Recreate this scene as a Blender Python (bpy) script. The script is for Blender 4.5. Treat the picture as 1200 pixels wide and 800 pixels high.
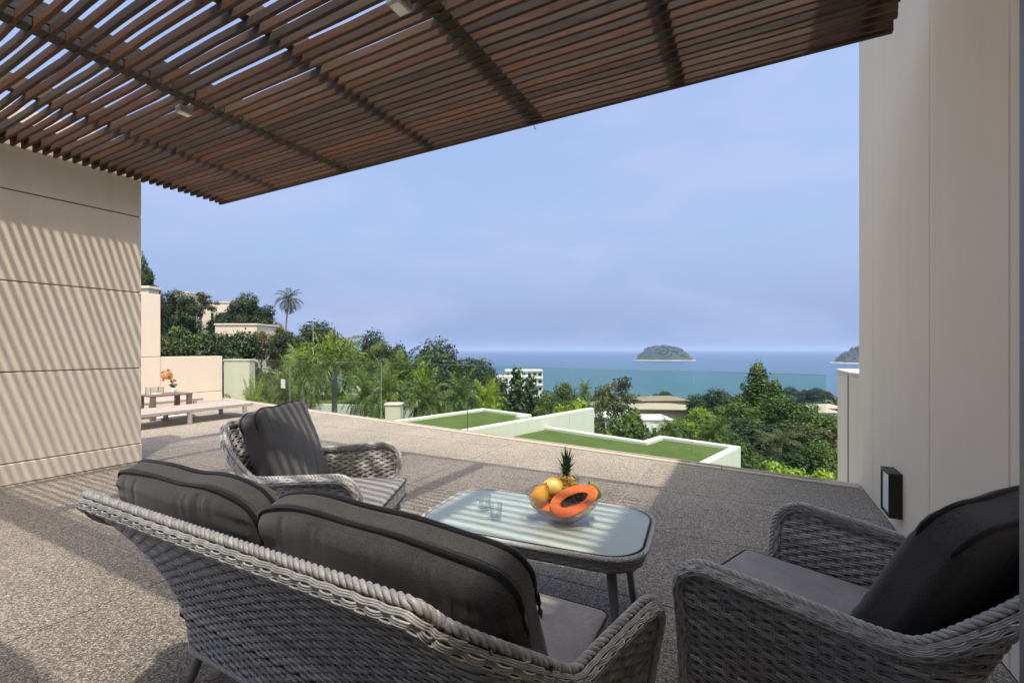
import bpy, math, random
import numpy as np
from mathutils import Vector, Matrix

# ------------------------------------------------------------------ scene, camera, light
S = bpy.context.scene
for o in list(bpy.data.objects):
    bpy.data.objects.remove(o)
COL = S.collection
R = math.radians
random.seed(4)
rng = np.random.default_rng(11)

EYE = 1.30
F = 530.0                                    # focal length in pixels of a 1200 px wide frame
cam_d = bpy.data.cameras.new('camera')
cam_d.sensor_width = 36.0
cam_d.lens = 36.0 * F / 1200.0
cam_d.shift_y = 9.0 / 1200.0
cam_d.clip_start = 0.02
cam_d.clip_end = 200000.0
cam = bpy.data.objects.new('camera', cam_d)
cam.location = (0, 0, EYE)
cam.rotation_euler = (R(90), 0, 0)
COL.objects.link(cam)
S.camera = cam

# the house frame: U runs away along the walls, V runs right along the pergola slats
UX, UY = 0.467, 0.884
VX, VY = 0.884, -0.467
HOUSE_ROT = math.atan2(VY, VX)
def uv(u, v, z=0.0):
    return (u * UX + v * VX, u * UY + v * VY, z)

SUN_TRAVEL = Vector((0.28 * UX - 0.33 * VX, 0.28 * UY - 0.33 * VY, -1.0)).normalized()
sun_d = bpy.data.lights.new('sun', 'SUN')
sun_d.energy = 2.0
sun_d.angle = R(0.8)
sun_d.color = (1.0, 0.93, 0.83)
sun = bpy.data.objects.new('sun', sun_d)
sun.rotation_euler = SUN_TRAVEL.to_track_quat('-Z', 'Y').to_euler()
sun.location = (0, 0, 30)
COL.objects.link(sun)

W = bpy.data.worlds.new('World')
S.world = W
W.use_nodes = True
wn, wl = W.node_tree.nodes, W.node_tree.links
wn.clear()
w_out = wn.new('ShaderNodeOutputWorld')
w_bg = wn.new('ShaderNodeBackground')
w_sky = wn.new('ShaderNodeTexSky')
w_sky.sky_type = 'NISHITA'
w_sky.sun_disc = False
w_sky.sun_elevation = math.asin(-SUN_TRAVEL.z)
w_sky.sun_rotation = math.atan2(-SUN_TRAVEL.x, -SUN_TRAVEL.y)
w_sky.altitude = 50
w_sky.air_density = 1.0
w_sky.dust_density = 8.0
w_sky.ozone_density = 3.0
w_bg.inputs['Strength'].default_value = 0.15
# tropical haze: the clear sky is veiled evenly all the way round, with faint high cloud
w_tc = wn.new('ShaderNodeTexCoord')
w_map = wn.new('ShaderNodeMapping')
w_map.inputs['Scale'].default_value = (1.0, 1.0, 3.2)
w_noise = wn.new('ShaderNodeTexNoise')
w_noise.inputs['Scale'].default_value = 2.2
w_noise.inputs['Detail'].default_value = 5.0
w_noise.inputs['Roughness'].default_value = 0.5
w_sep = wn.new('ShaderNodeSeparateXYZ')
w_ramp = wn.new('ShaderNodeValToRGB')            # the veil is thickest along the horizon
we = w_ramp.color_ramp.elements
we.new(0.26); we.new(0.6)
for e_, (p_, c_) in zip(we, ((0.0, 0.93), (0.26, 0.60), (0.6, 0.40), (1.0, 0.34))):
    e_.position = p_; e_.color = (c_, c_, c_, 1)
w_add = wn.new('ShaderNodeMath'); w_add.operation = 'MULTIPLY_ADD'; w_add.use_clamp = True
w_add.inputs[1].default_value = 0.30
w_sub = wn.new('ShaderNodeMath'); w_sub.operation = 'SUBTRACT'; w_sub.inputs[1].default_value = 0.15
w_mix = wn.new('ShaderNodeMixRGB')
w_mix.inputs[2].default_value = (1.05, 1.42, 2.35, 1)
wl.new(w_tc.outputs['Generated'], w_map.inputs['Vector'])
wl.new(w_map.outputs[0], w_noise.inputs['Vector'])
wl.new(w_tc.outputs['Generated'], w_sep.inputs[0])
wl.new(w_sep.outputs['Z'], w_ramp.inputs[0])
wl.new(w_noise.outputs[0], w_add.inputs[0])
wl.new(w_ramp.outputs[0], w_sub.inputs[0])
wl.new(w_sub.outputs[0], w_add.inputs[2])
wl.new(w_add.outputs[0], w_mix.inputs[0])
wl.new(w_sky.outputs[0], w_mix.inputs[1])
w_cn = wn.new('ShaderNodeTexNoise'); w_cn.inputs['Scale'].default_value = 2.6; w_cn.inputs['Detail'].default_value = 6.0; w_cn.inputs['Distortion'].default_value = 0.4
w_cr = wn.new('ShaderNodeValToRGB')
w_cr.color_ramp.elements[0].position = 0.46; w_cr.color_ramp.elements[0].color = (0, 0, 0, 1)
w_cr.color_ramp.elements[1].position = 0.72; w_cr.color_ramp.elements[1].color = (0.42, 0.42, 0.42, 1)
w_cm = wn.new('ShaderNodeMixRGB'); w_cm.inputs[2].default_value = (1.75, 1.88, 2.65, 1)
wl.new(w_map.outputs[0], w_cn.inputs['Vector']); wl.new(w_cn.outputs[0], w_cr.inputs[0]); wl.new(w_cr.outputs[0], w_cm.inputs[0])
wl.new(w_mix.outputs[0], w_cm.inputs[1]); wl.new(w_cm.outputs[0], w_bg.inputs['Color'])
wl.new(w_bg.outputs[0], w_out.inputs['Surface'])

S.view_settings.view_transform = 'Standard'
S.view_settings.look = 'None'
S.view_settings.exposure = 1.23
S.view_settings.gamma = 1.0
S.view_settings.use_curve_mapping = False
S.render.engine = 'CYCLES'
S.cycles.max_bounces = 10
S.cycles.transparent_max_bounces = 16
S.cycles.diffuse_bounces = 5
S.cycles.use_denoising = True

# ------------------------------------------------------------------ helpers
def at(px, py, z):
    """the point of the plane at height z that the photograph shows at pixel (px, py)"""
    d = F * (EYE - z) / (py - 409.0)
    return Vector(((px - 600.0) / F * d, d, z))
def atd(px, py, d):
    return Vector(((px - 600.0) / F * d, d, EYE + (409.0 - py) / F * d))

def tag(o, label=None, cat=None, group=None, kind=None):
    if label: o['label'] = label
    if cat: o['category'] = cat
    if group: o['group'] = group
    if kind: o['kind'] = kind
    return o
def thing(name, label, cat, loc=(0, 0, 0), rotz=0.0, group=None):
    o = bpy.data.objects.new(name, None)
    o.empty_display_size = 0.1
    o.location = loc
    o.rotation_euler = (0, 0, rotz)
    COL.objects.link(o)
    return tag(o, label, cat, group)
def link(name, me, parent=None, loc=None, rot=None, scale=None):
    o = bpy.data.objects.new(name, me)
    COL.objects.link(o)
    if parent is not None: o.parent = parent
    if loc is not None: o.location = loc
    if rot is not None: o.rotation_euler = rot
    if scale is not None: o.scale = scale
    return o

class MB:
    """collects faces for ONE mesh"""
    def __init__(s):
        s.v = []; s.f = []; s.n = 0; s.tone = []
    def add(s, verts, faces, tone=None):
        verts = [tuple(map(float, p)) for p in verts]
        s.v += verts
        s.f += [tuple(i + s.n for i in f) for f in faces]
        if tone is not None: s.tone += [tone] * len(verts)
        s.n += len(verts)
        return s
    def addnp(s, verts, faces, tone=None):
        s.v += verts.tolist()
        s.f += (faces + s.n).tolist()
        if tone is not None:
            s.tone += (np.broadcast_to(tone, (len(verts),))).tolist()
        s.n += len(verts)
        return s
    def box(s, x0, x1, y0, y1, z0, z1):
        p = [(x0, y0, z0), (x1, y0, z0), (x1, y1, z0), (x0, y1, z0), (x0, y0, z1), (x1, y0, z1), (x1, y1, z1), (x0, y1, z1)]
        return s.add(p, [(3, 2, 1, 0), (4, 5, 6, 7), (0, 1, 5, 4), (1, 2, 6, 5), (2, 3, 7, 6), (3, 0, 4, 7)])
    def cbox(s, x0, x1, y0, y1, z0, z1, c=0.004):
        """box whose vertical and horizontal edges are chamfered by c"""
        vs = []; key = {}
        X = (x0, x1); Y = (y0, y1); Z = (z0, z1)
        for i in (0, 1):
            for j in (0, 1):
                for k in (0, 1):
                    sx = c if i == 0 else -c; sy = c if j == 0 else -c; sz = c if k == 0 else -c
                    for a in range(3):
                        p = [X[i] + sx, Y[j] + sy, Z[k] + sz]
                        p[a] = (X[i], Y[j], Z[k])[a]
                        key[(i, j, k, a)] = len(vs); vs.append(tuple(p))
        f = []
        def q(l): f.append(tuple(l))
        for a in range(3):
            for side in (0, 1):
                o1, o2 = (a + 1) % 3, (a + 2) % 3
                l = []
                for (b, d) in ((0, 0), (1, 0), (1, 1), (0, 1)):
                    t = [0, 0, 0]; t[a] = side; t[o1] = b; t[o2] = d
                    l.append(key[(*t, a)])
                q(l if side else l[::-1])
        for a in range(3):
            o1, o2 = (a + 1) % 3, (a + 2) % 3
            for b in (0, 1):
                for d in (0, 1):
                    t0 = [0, 0, 0]; t1 = [0, 0, 0]
                    t0[o1] = t1[o1] = b; t0[o2] = t1[o2] = d; t1[a] = 1
                    l = [key[(*t0, o1)], key[(*t1, o1)], key[(*t1, o2)], key[(*t0, o2)]]
                    q(l)
        for i in (0, 1):
            for j in (0, 1):
                for k in (0, 1):
                    q([key[(i, j, k, 0)], key[(i, j, k, 1)], key[(i, j, k, 2)]])
        return s.add(vs, f)
    def prism(s, poly, z0, z1):
        n = len(poly)
        p = [(x, y, z0) for x, y in poly] + [(x, y, z1) for x, y in poly]
        f = [tuple(range(n - 1, -1, -1)), tuple(range(n, 2 * n))]
        f += [(i, (i + 1) % n, n + (i + 1) % n, n + i) for i in range(n)]
        return s.add(p, f)
    def tube(s, pts, rad, k=8, caps=True, tone=None):
        pts = np.asarray(pts, float); n = len(pts)
        rad = np.broadcast_to(np.asarray(rad, float), (n,))
        t = np.gradient(pts, axis=0); t /= np.linalg.norm(t, axis=1)[:, None] + 1e-12
        ref = np.array([0, 0, 1.0]) if abs(t[:, 2]).mean() < 0.8 else np.array([1.0, 0, 0])
        a = np.cross(t, ref); a /= np.linalg.norm(a, axis=1)[:, None] + 1e-12
        b = np.cross(t, a)
        th = np.arange(k) * 2 * math.pi / k
        vs = pts[:, None, :] + rad[:, None, None] * (np.cos(th)[None, :, None] * a[:, None, :] + np.sin(th)[None, :, None] * b[:, None, :])
        i = np.arange(n - 1)[:, None] * k; j = np.arange(k)[None, :]; j2 = (j + 1) % k
        fa = np.stack([i + j, i + k + j, i + k + j2, i + j2], -1).reshape(-1, 4)
        base = s.n
        s.addnp(vs.reshape(-1, 3), fa, tone)
        if caps:
            s.f.append(tuple(base + q for q in range(k)))
            s.f.append(tuple(base + (n - 1) * k + q for q in range(k - 1, -1, -1)))
        return s
    def lathe(s, prof, k=32, c=(0, 0, 0), sx=1.0, sy=1.0, tone=None):
        prof = np.asarray(prof, float); n = len(prof)
        th = np.arange(k) * 2 * math.pi / k
        vs = np.stack([c[0] + sx * prof[:, 0:1] * np.cos(th), c[1] + sy * prof[:, 0:1] * np.sin(th), c[2] + np.repeat(prof[:, 1:2], k, 1)], -1)
        i = np.arange(n - 1)[:, None] * k; j = np.arange(k)[None, :]; j2 = (j + 1) % k
        fa = np.stack([i + j, i + j2, i + k + j2, i + k + j], -1).reshape(-1, 4)
        return s.addnp(vs.reshape(-1, 3), fa, tone)
    def mesh(s, name, mat, smooth=False):
        me = bpy.data.meshes.new(name)
        me.from_pydata(s.v, [], s.f)
        if mat: me.materials.append(mat)
        if smooth:
            me.polygons.foreach_set('use_smooth', [True] * len(me.polygons))
        if s.tone and len(s.tone) == len(s.v):
            a = me.attributes.new('tone', 'FLOAT', 'POINT')
            a.data.foreach_set('value', s.tone)
        me.update()
        return me
    def build(s, name, mat, parent=None, smooth=False, **k):
        return link(name, s.mesh(name, mat, smooth), parent, **k)

def bevel(o, w=0.01, seg=2):
    m = o.modifiers.new('bevel', 'BEVEL'); m.width = w; m.segments = seg; m.limit_method = 'ANGLE'; m.angle_limit = R(40)
    return o

# ------------------------------------------------------------------ materials
class Mat:
    def __init__(s, name):
        s.m = bpy.data.materials.new(name); s.m.use_nodes = True
        s.n = s.m.node_tree.nodes; s.l = s.m.node_tree.links
        s.b = s.n['Principled BSDF']; s.out = s.n['Material Output']
        s._tc = None
    def tc(s, which='Object'):
        if s._tc is None: s._tc = s.n.new('ShaderNodeTexCoord')
        return s._tc.outputs[which]
    def map(s, scale, which='Object', rot=(0, 0, 0)):
        m = s.n.new('ShaderNodeMapping'); m.inputs['Scale'].default_value = scale; m.inputs['Rotation'].default_value = rot
        s.l.new(s.tc(which), m.inputs['Vector']); return m.outputs[0]
    def noise(s, scale, detail=4, rough=0.55, vec=None, dist=0.0):
        n = s.n.new('ShaderNodeTexNoise'); n.inputs['Scale'].default_value = scale; n.inputs['Detail'].default_value = detail
        n.inputs['Roughness'].default_value = rough; n.inputs['Distortion'].default_value = dist
        s.l.new(vec if vec is not None else s.tc(), n.inputs['Vector']); return n.outputs[0]
    def voro(s, scale, vec=None, feature='F1'):
        n = s.n.new('ShaderNodeTexVoronoi'); n.feature = feature; n.inputs['Scale'].default_value = scale
        s.l.new(vec if vec is not None else s.tc(), n.inputs['Vector']); return n
    def ramp(s, fac, stops, interp='LINEAR'):
        n = s.n.new('ShaderNodeValToRGB'); e = n.color_ramp.elements; n.color_ramp.interpolation = interp
        while len(e) < len(stops): e.new(0.5)
        for i, (p, c) in enumerate(stops):
            e[i].position = p; e[i].color = (c, c, c, 1) if isinstance(c, (int, float)) else (*c, 1)
        s.l.new(fac, n.inputs[0]); return n.outputs[0]
    def mix(s, fac, a, b, mode='MIX'):
        n = s.n.new('ShaderNodeMixRGB'); n.blend_type = mode
        for k, x in enumerate((fac, a, b)):
            if isinstance(x, (int, float)): n.inputs[k].default_value = x if k == 0 else (x, x, x, 1)
            elif isinstance(x, tuple): n.inputs[k].default_value = (*x, 1)
            else: s.l.new(x, n.inputs[k])
        return n.outputs[0]
    def math(s, op, a, b=0.0):
        n = s.n.new('ShaderNodeMath'); n.operation = op
        for k, x in enumerate((a, b)):
            if isinstance(x, (int, float)): n.inputs[k].default_value = x
            else: s.l.new(x, n.inputs[k])
        return n.outputs[0]
    def rand(s):
        n = s.n.new('ShaderNodeObjectInfo'); return n.outputs['Random']
    def attr(s, name='tone'):
        n = s.n.new('ShaderNodeAttribute'); n.attribute_name = name; return n.outputs['Fac']
    def color(s, c):
        if isinstance(c, tuple): s.b.inputs['Base Color'].default_value = (*c, 1)
        else: s.l.new(c, s.b.inputs['Base Color'])
    def rough(s, r):
        if isinstance(r, (int, float)): s.b.inputs['Roughness'].default_value = r
        else: s.l.new(r, s.b.inputs['Roughness'])
    def bump(s, h, strength=0.3, dist=0.01):
        n = s.n.new('ShaderNodeBump'); n.inputs['Strength'].default_value = strength; n.inputs['Distance'].default_value = dist
        s.l.new(h, n.inputs['Height']); s.l.new(n.outputs[0], s.b.inputs['Normal'])
    def spec(s, x): s.b.inputs['Specular IOR Level'].default_value = x

M = {}
def plain(name, c, rough=0.6, metal=0.0, spec=0.5, var=0.12, scale=8.0):
    a = Mat(name)
    n = a.noise(scale, 5)
    a.color(a.mix(n, tuple(x * (1 - var) for x in c), tuple(min(1, x * (1 + var)) for x in c)))
    a.rough(rough); a.b.inputs['Metallic'].default_value = metal; a.spec(spec)
    M[name] = a.m; return a

def plaster(name, c, streak=0.10):
    a = Mat(name)
    big = a.noise(0.9, 5, 0.6)
    st = a.noise(1.0, 4, 0.6, vec=a.map((7.0, 7.0, 0.35)))
    fine = a.noise(160, 2)
    col = a.mix(big, tuple(x * 0.93 for x in c), tuple(min(1, x * 1.05) for x in c))
    f = a.ramp(st, [(0.45, 0.0), (0.75, streak * 3)])
    col = a.mix(f, col, tuple(x * 0.78 for x in c))
    a.color(col); a.rough(0.85); a.spec(0.25)
    a.bump(a.mix(0.6, fine, big), 0.12, 0.004)
    M[name] = a.m
plaster('plaster_cream', (0.70, 0.60, 0.465))
plaster('plaster_pale', (0.84, 0.72, 0.56), 0.06)
plaster('plaster_warm', (0.70, 0.59, 0.46), 0.03)
plaster('plaster_white', (0.68, 0.64, 0.55), 0.12)
plain('joint_dark', (0.10, 0.085, 0.065), 0.9)

def aggregate():
    a = Mat('pebble_floor')
    v = a.voro(165); v2 = a.voro(80)
    sep = a.n.new('ShaderNodeSeparateColor'); a.l.new(v.outputs['Color'], sep.inputs[0])
    sep2 = a.n.new('ShaderNodeSeparateColor'); a.l.new(v2.outputs['Color'], sep2.inputs[0])
    col = a.ramp(sep.outputs[0], [(0.0, (0.055, 0.048, 0.041)), (0.28, (0.165, 0.142, 0.118)), (0.6, (0.305, 0.262, 0.216)), (0.85, (0.47, 0.415, 0.345)), (1.0, (0.70, 0.64, 0.55))])
    col2 = a.ramp(sep2.outputs[1], [(0.0, (0.12, 0.102, 0.084)), (0.6, (0.28, 0.24, 0.196)), (1.0, (0.52, 0.45, 0.37))])
    col = a.mix(0.28, col, col2)
    blot = a.noise(0.9, 5, 0.6, vec=a.tc('Object'))
    geo = a.n.new('ShaderNodeNewGeometry')
    nb = a.n.new('ShaderNodeTexNoise'); nb.inputs['Scale'].default_value = 0.8; nb.inputs['Detail'].default_value = 6
    a.l.new(geo.outputs['Position'], nb.inputs['Vector'])
    col = a.mix(1.0, col, a.ramp(nb.outputs[0], [(0.3, (0.86, 0.855, 0.815)), (0.7, (1.15, 1.135, 1.08))]), 'MULTIPLY')
    tint = a.ramp(a.rand(), [(0.0, 0.93), (1.0, 1.06)])
    col = a.mix(1.0, col, tint, 'MULTIPLY')
    gap = a.ramp(v.outputs['Distance'], [(0.0, 1.0), (0.55, 0.95), (0.9, 0.6)])
    col = a.mix(1.0, col, gap, 'MULTIPLY')
    a.color(col); a.rough(0.75); a.spec(0.3)
    a.bump(a.ramp(v.outputs['Distance'], [(0.0, 1.0), (0.8, 0.0)]), 0.35, 0.003)
    M['pebble'] = a.m
aggregate()
plain('grout', (0.42, 0.38, 0.33), 0.9)
plain('kerb_stone', (0.42, 0.36, 0.29), 0.85, scale=40)

def wood():
    a = Mat('weathered_slat')
    g = a.noise(6, 6, 0.65, vec=a.map((2.0, 60, 60)), dist=0.6)
    patch = a.noise(1.3, 4, 0.6)
    r = a.rand()
    base = a.ramp(r, [(0.0, (0.070, 0.043, 0.029)), (0.25, (0.095, 0.056, 0.035)), (0.5, (0.13, 0.060, 0.032)), (0.75, (0.16, 0.070, 0.035)), (0.9, (0.095, 0.074, 0.056)), (1.0, (0.18, 0.10, 0.056))])
    col = a.mix(1.0, base, a.ramp(g, [(0.3, 0.34), (0.7, 0.86)]), 'MULTIPLY')
    col = a.mix(a.ramp(patch, [(0.5, 0.0), (0.7, 0.3)]), col, (0.06, 0.050, 0.042))
    a.color(col); a.rough(0.7); a.spec(0.3)
    a.bump(g, 0.3, 0.004)
    M['slat'] = a.m
wood()
plain('beam_dark', (0.022, 0.018, 0.016), 0.7)
plain('beam_wood', (0.10, 0.062, 0.042), 0.75)
plain('lounger_wood', (0.33, 0.285, 0.25), 0.7, scale=14)
plain('table_wood', (0.17, 0.115, 0.085), 0.55, scale=14)

def wicker():
    a = Mat('grey_wicker')
    t = a.attr()
    n = a.noise(55, 4, 0.6); fine = a.noise(420, 2)
    col = a.ramp(t, [(0.0, (0.215, 0.207, 0.192)), (0.5, (0.41, 0.40, 0.375)), (1.0, (0.62, 0.605, 0.575))])
    col = a.mix(1.0, col, a.ramp(n, [(0.3, 0.72), (0.7, 1.2)]), 'MULTIPLY')
    a.color(col); a.rough(0.40); a.spec(0.5)
    a.bump(fine, 0.15, 0.001)
    M['wicker'] = a.m
    b = Mat('wicker_core')
    b.color((0.085, 0.081, 0.074)); b.rough(0.8); M['core'] = b.m
wicker()
def fabric(name, c, c2):
    a = Mat(name)
    ux = a.voro(520); n = a.ramp(a.noise(420, 3, 0.7), [(0.32, 0.0), (0.68, 1.0)])
    big = a.noise(9, 4)
    col = a.mix(n, c, c2)
    col = a.mix(1.0, col, a.ramp(big, [(0.3, 0.85), (0.7, 1.12)]), 'MULTIPLY')
    a.color(col); a.rough(0.92); a.spec(0.12)
    a.b.inputs['Sheen Weight'].default_value = 0.25
    a.b.inputs['Sheen Roughness'].default_value = 0.5
    a.bump(ux.outputs['Distance'], 0.35, 0.0012)
    M[name] = a.m
fabric('fabric_charcoal', (0.034, 0.032, 0.030), (0.125, 0.119, 0.111))
fabric('fabric_grey', (0.17, 0.159, 0.143), (0.42, 0.396, 0.362))
fabric('piping', (0.012, 0.012, 0.012), (0.03, 0.03, 0.03))
plain('leg_metal', (0.20, 0.20, 0.19), 0.42, 0.0, 0.5)
plain('alu_frame', (0.20, 0.215, 0.22), 0.45, 0.3, 0.5, 0.04)
plain('black_metal', (0.012, 0.012, 0.013), 0.45)
plain('diffuser', (0.82, 0.82, 0.80), 0.4)
plain('fixture_grey', (0.42, 0.41, 0.38), 0.5)
plain('steel_clip', (0.5, 0.5, 0.5), 0.35, 0.8)

def glass(name, tint, fres=1.0, ior=1.5, rough=0.0, diffuse=0.0, dcol=(0.8, 0.85, 0.85), ripple=None):
    m = bpy.data.materials.new(name); m.use_nodes = True
    n, l = m.node_tree.nodes, m.node_tree.links; n.clear()
    out = n.new('ShaderNodeOutputMaterial'); tr = n.new('ShaderNodeBsdfTransparent'); gl = n.new('ShaderNodeBsdfGlossy')
    fr = n.new('ShaderNodeLayerWeight'); fr.inputs['Blend'].default_value = 0.5
    f0 = ((ior - 1) / (ior + 1)) ** 2
    pw = n.new('ShaderNodeMath'); pw.operation = 'POWER'; pw.inputs[1].default_value = 5.0
    ma = n.new('ShaderNodeMath'); ma.operation = 'MULTIPLY_ADD'; ma.inputs[1].default_value = 1 - f0; ma.inputs[2].default_value = f0
    l.new(fr.outputs['Facing'], pw.inputs[0]); l.new(pw.outputs[0], ma.inputs[0])
    mx = n.new('ShaderNodeMixShader'); tr.inputs['Color'].default_value = (*tint, 1)
    gl.inputs['Roughness'].default_value = rough
    mul = n.new('ShaderNodeMath'); mul.operation = 'MULTIPLY'; mul.inputs[1].default_value = fres
    l.new(ma.outputs[0], mul.inputs[0]); l.new(mul.outputs[0], mx.inputs[0])
    src = tr.outputs[0]
    if diffuse:
        df = n.new('ShaderNodeBsdfDiffuse'); df.inputs['Color'].default_value = (*dcol, 1)
        m2 = n.new('ShaderNodeMixShader'); m2.inputs[0].default_value = diffuse
        l.new(tr.outputs[0], m2.inputs[1]); l.new(df.outputs[0], m2.inputs[2]); src = m2.outputs[0]
    if ripple:
        tc = n.new('ShaderNodeTexCoord'); nz = n.new('ShaderNodeTexNoise'); nz.inputs['Scale'].default_value = ripple[0]
        bp = n.new('ShaderNodeBump'); bp.inputs['Strength'].default_value = ripple[1]; bp.inputs['Distance'].default_value = 0.002
        l.new(tc.outputs['Object'], nz.inputs['Vector']); l.new(nz.outputs[0], bp.inputs['Height'])
        l.new(bp.outputs[0], gl.inputs['Normal']); l.new(bp.outputs[0], fr.inputs['Normal'])
    l.new(src, mx.inputs[1]); l.new(gl.outputs[0], mx.inputs[2]); l.new(mx.outputs[0], out.inputs['Surface'])
    M[name] = m
glass('rail_glass', (0.87, 0.95, 0.90), 0.35)
glass('rail_edge', (0.30, 0.42, 0.36), 0.6, diffuse=0.35, dcol=(0.12, 0.2, 0.16))
glass('rail_top', (0.6, 0.68, 0.63), 0.6, diffuse=0.45, dcol=(0.45, 0.52, 0.48))
glass('table_glass', (0.86, 0.93, 0.89), 0.7, 1.55, 0.05, 0.42, (0.78, 0.86, 0.79), (70, 0.5))
glass('clear_glass', (0.93, 0.95, 0.95), 1.0, 1.5)
glass('rose_glass', (0.93, 0.84, 0.80), 1.0, 1.5)
plain('window_dark', (0.03, 0.04, 0.05), 0.12, 0.0, 0.6)

def leafmat(name, dark, mid, light, rough=0.5, trans=0.22):
    m = bpy.data.materials.new(name); m.use_nodes = True
    a = Mat.__new__(Mat); a.m = m; a.n = m.node_tree.nodes; a.l = m.node_tree.links; a.b = a.n['Principled BSDF']; a._tc = None
    t = a.attr(); r = a.rand()
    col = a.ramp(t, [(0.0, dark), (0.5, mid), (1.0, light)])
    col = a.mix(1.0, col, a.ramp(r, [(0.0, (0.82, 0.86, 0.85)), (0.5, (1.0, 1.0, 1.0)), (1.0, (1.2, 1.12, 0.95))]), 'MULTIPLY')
    a.color(col); a.rough(rough); a.spec(0.3)
    tr = a.n.new('ShaderNodeBsdfTranslucent'); a.l.new(a.mix(1.0, col, (1.1, 1.25, 0.6), 'MULTIPLY'), tr.inputs['Color'])
    mx = a.n.new('ShaderNodeMixShader'); mx.inputs[0].default_value = trans
    a.l.new(a.b.outputs[0], mx.inputs[1]); a.l.new(tr.outputs[0], mx.inputs[2])
    a.l.new(mx.outputs[0], a.n['Material Output'].inputs['Surface'])
    M[name] = m
leafmat('leaf_dark', (0.0124, 0.0221, 0.0072), (0.0257, 0.0476, 0.0130), (0.0609, 0.0918, 0.0217))
leafmat('leaf_mid', (0.0297, 0.0513, 0.0083), (0.0694, 0.1069, 0.0154), (0.1464, 0.1818, 0.0278))
leafmat('leaf_bright', (0.0737, 0.1108, 0.0104), (0.1785, 0.2475, 0.0202), (0.3248, 0.3780, 0.0423))
leafmat('leaf_olive', (0.0370, 0.0442, 0.0147), (0.0806, 0.0840, 0.0280), (0.1478, 0.1365, 0.0484))
leafmat('leaf_palm', (0.0325, 0.0580, 0.0099), (0.0803, 0.1224, 0.0209), (0.1931, 0.2190, 0.0378))
leafmat('leaf_pink', (0.05, 0.07, 0.03), (0.16, 0.10, 0.07), (0.42, 0.26, 0.20))
leafmat('leaf_orchid', (0.55, 0.16, 0.05), (0.72, 0.28, 0.10), (0.80, 0.45, 0.22), trans=0.2)
plain('bark', (0.13, 0.105, 0.085), 0.9)
plain('bark_pale', (0.27, 0.245, 0.21), 0.9)

def turf():
    a = Mat('roof_turf')
    n = a.ramp(a.noise(1.6, 7, 0.7), [(0.3, 0.0), (0.7, 1.0)]); f = a.noise(45, 4, 0.7)
    col = a.mix(n, (0.056, 0.088, 0.022), (0.112, 0.132, 0.042))
    col = a.mix(1.0, col, a.ramp(f, [(0.3, 0.7), (0.7, 1.25)]), 'MULTIPLY')
    a.color(col); a.rough(0.95); a.spec(0.1); a.bump(f, 0.6, 0.02)
    M['turf'] = a.m
turf()
def soil():
    a = Mat('hillside')
    n = a.noise(0.12, 6)
    a.color(a.ramp(n, [(0.3, (0.03, 0.05, 0.015)), (0.55, (0.05, 0.075, 0.022)), (0.8, (0.11, 0.10, 0.05))])); a.rough(0.95)
    M['soil'] = a.m
    b = Mat('sea_water')
    big = b.noise(0.004, 5, 0.55, vec=b.map((0.35, 1, 1)))
    wave = b.noise(0.10, 4, 0.6, vec=b.map((0.5, 1, 1)))
    geo = b.n.new('ShaderNodeNewGeometry'); sp = b.n.new('ShaderNodeSeparateXYZ'); b.l.new(geo.outputs['Position'], sp.inputs[0])
    shal = b.math('DIVIDE', sp.outputs['Y'], 4000.0)
    c1 = b.ramp(shal, [(0.09, (0.030, 0.085, 0.105)), (0.20, (0.022, 0.075, 0.115)), (0.5, (0.014, 0.055, 0.12)), (1.0, (0.012, 0.050, 0.12))])
    c1 = b.mix(1.0, c1, b.ramp(big, [(0.3, 0.85), (0.7, 1.18)]), 'MULTIPLY')
    b.color(c1); b.rough(0.32); b.spec(0.3)
    b.bump(wave, 0.35, 2.0)
    M['sea'] = b.m
    c = Mat('island_wood')
    n = c.noise(0.035, 6, 0.7)
    c.color(c.ramp(n, [(0.35, (0.018, 0.032, 0.014)), (0.65, (0.05, 0.075, 0.03))])); c.rough(0.95); c.bump(n, 1.0, 14)
    M['island'] = c.m
soil()
plain('shore_rock', (0.30, 0.26, 0.22), 0.9, scale=0.05)
plain('roof_brown', (0.22, 0.155, 0.11), 0.85, scale=0.8)
plain('roof_sand', (0.33, 0.265, 0.20), 0.85, scale=0.8)
plain('wall_rose', (0.50, 0.30, 0.24), 0.85, scale=0.8)
plain('wall_white', (0.74, 0.71, 0.66), 0.85, scale=0.5)
plain('ceramic_white', (0.78, 0.77, 0.74), 0.3)
plain('curtain', (0.50, 0.47, 0.42), 0.35)
plain('sign_grey', (0.6, 0.62, 0.6), 0.5)

# ------------------------------------------------------------------ the setting: sea, hillside, islands
def ground_z(x, y):
    y = np.asarray(y, float); x = np.asarray(x, float)
    z = np.interp(y, [-60, 0, 14, 22, 60, 150, 300, 420, 520, 900], [-6.5, -6.5, -6.5, -7.5, -15, -30, -40.5, -45.0, -52, -60])
    q = np.clip((-x / np.maximum(y, 10.0) - 0.10) / 0.65, 0, 1.6)
    q = np.where(q < 1, q * q * (3 - 2 * q), 1 + (q - 1) * 0.8)
    ramp = np.clip((y - 14) / 76.0, 0, 1)
    far = np.clip(1 - (y - 170) / 260.0, 0, 1)
    return z + 26.0 * q * ramp * np.where(y > 170, far, 1.0)
gx = np.concatenate([np.linspace(-420, -130, 16), np.linspace(-120, 120, 61), np.linspace(130, 700, 24)])
gy = np.concatenate([np.linspace(-40, 120, 65), np.linspace(126, 560, 50)])
GX, GY = np.meshgrid(gx, gy)
GZ = ground_z(GX, GY) + rng.normal(0, 0.12, GX.shape)
mb = MB()
nx, ny = len(gx), len(gy)
ii = (np.arange(ny - 1)[:, None] * nx + np.arange(nx - 1)[None, :]).reshape(-1)
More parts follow.
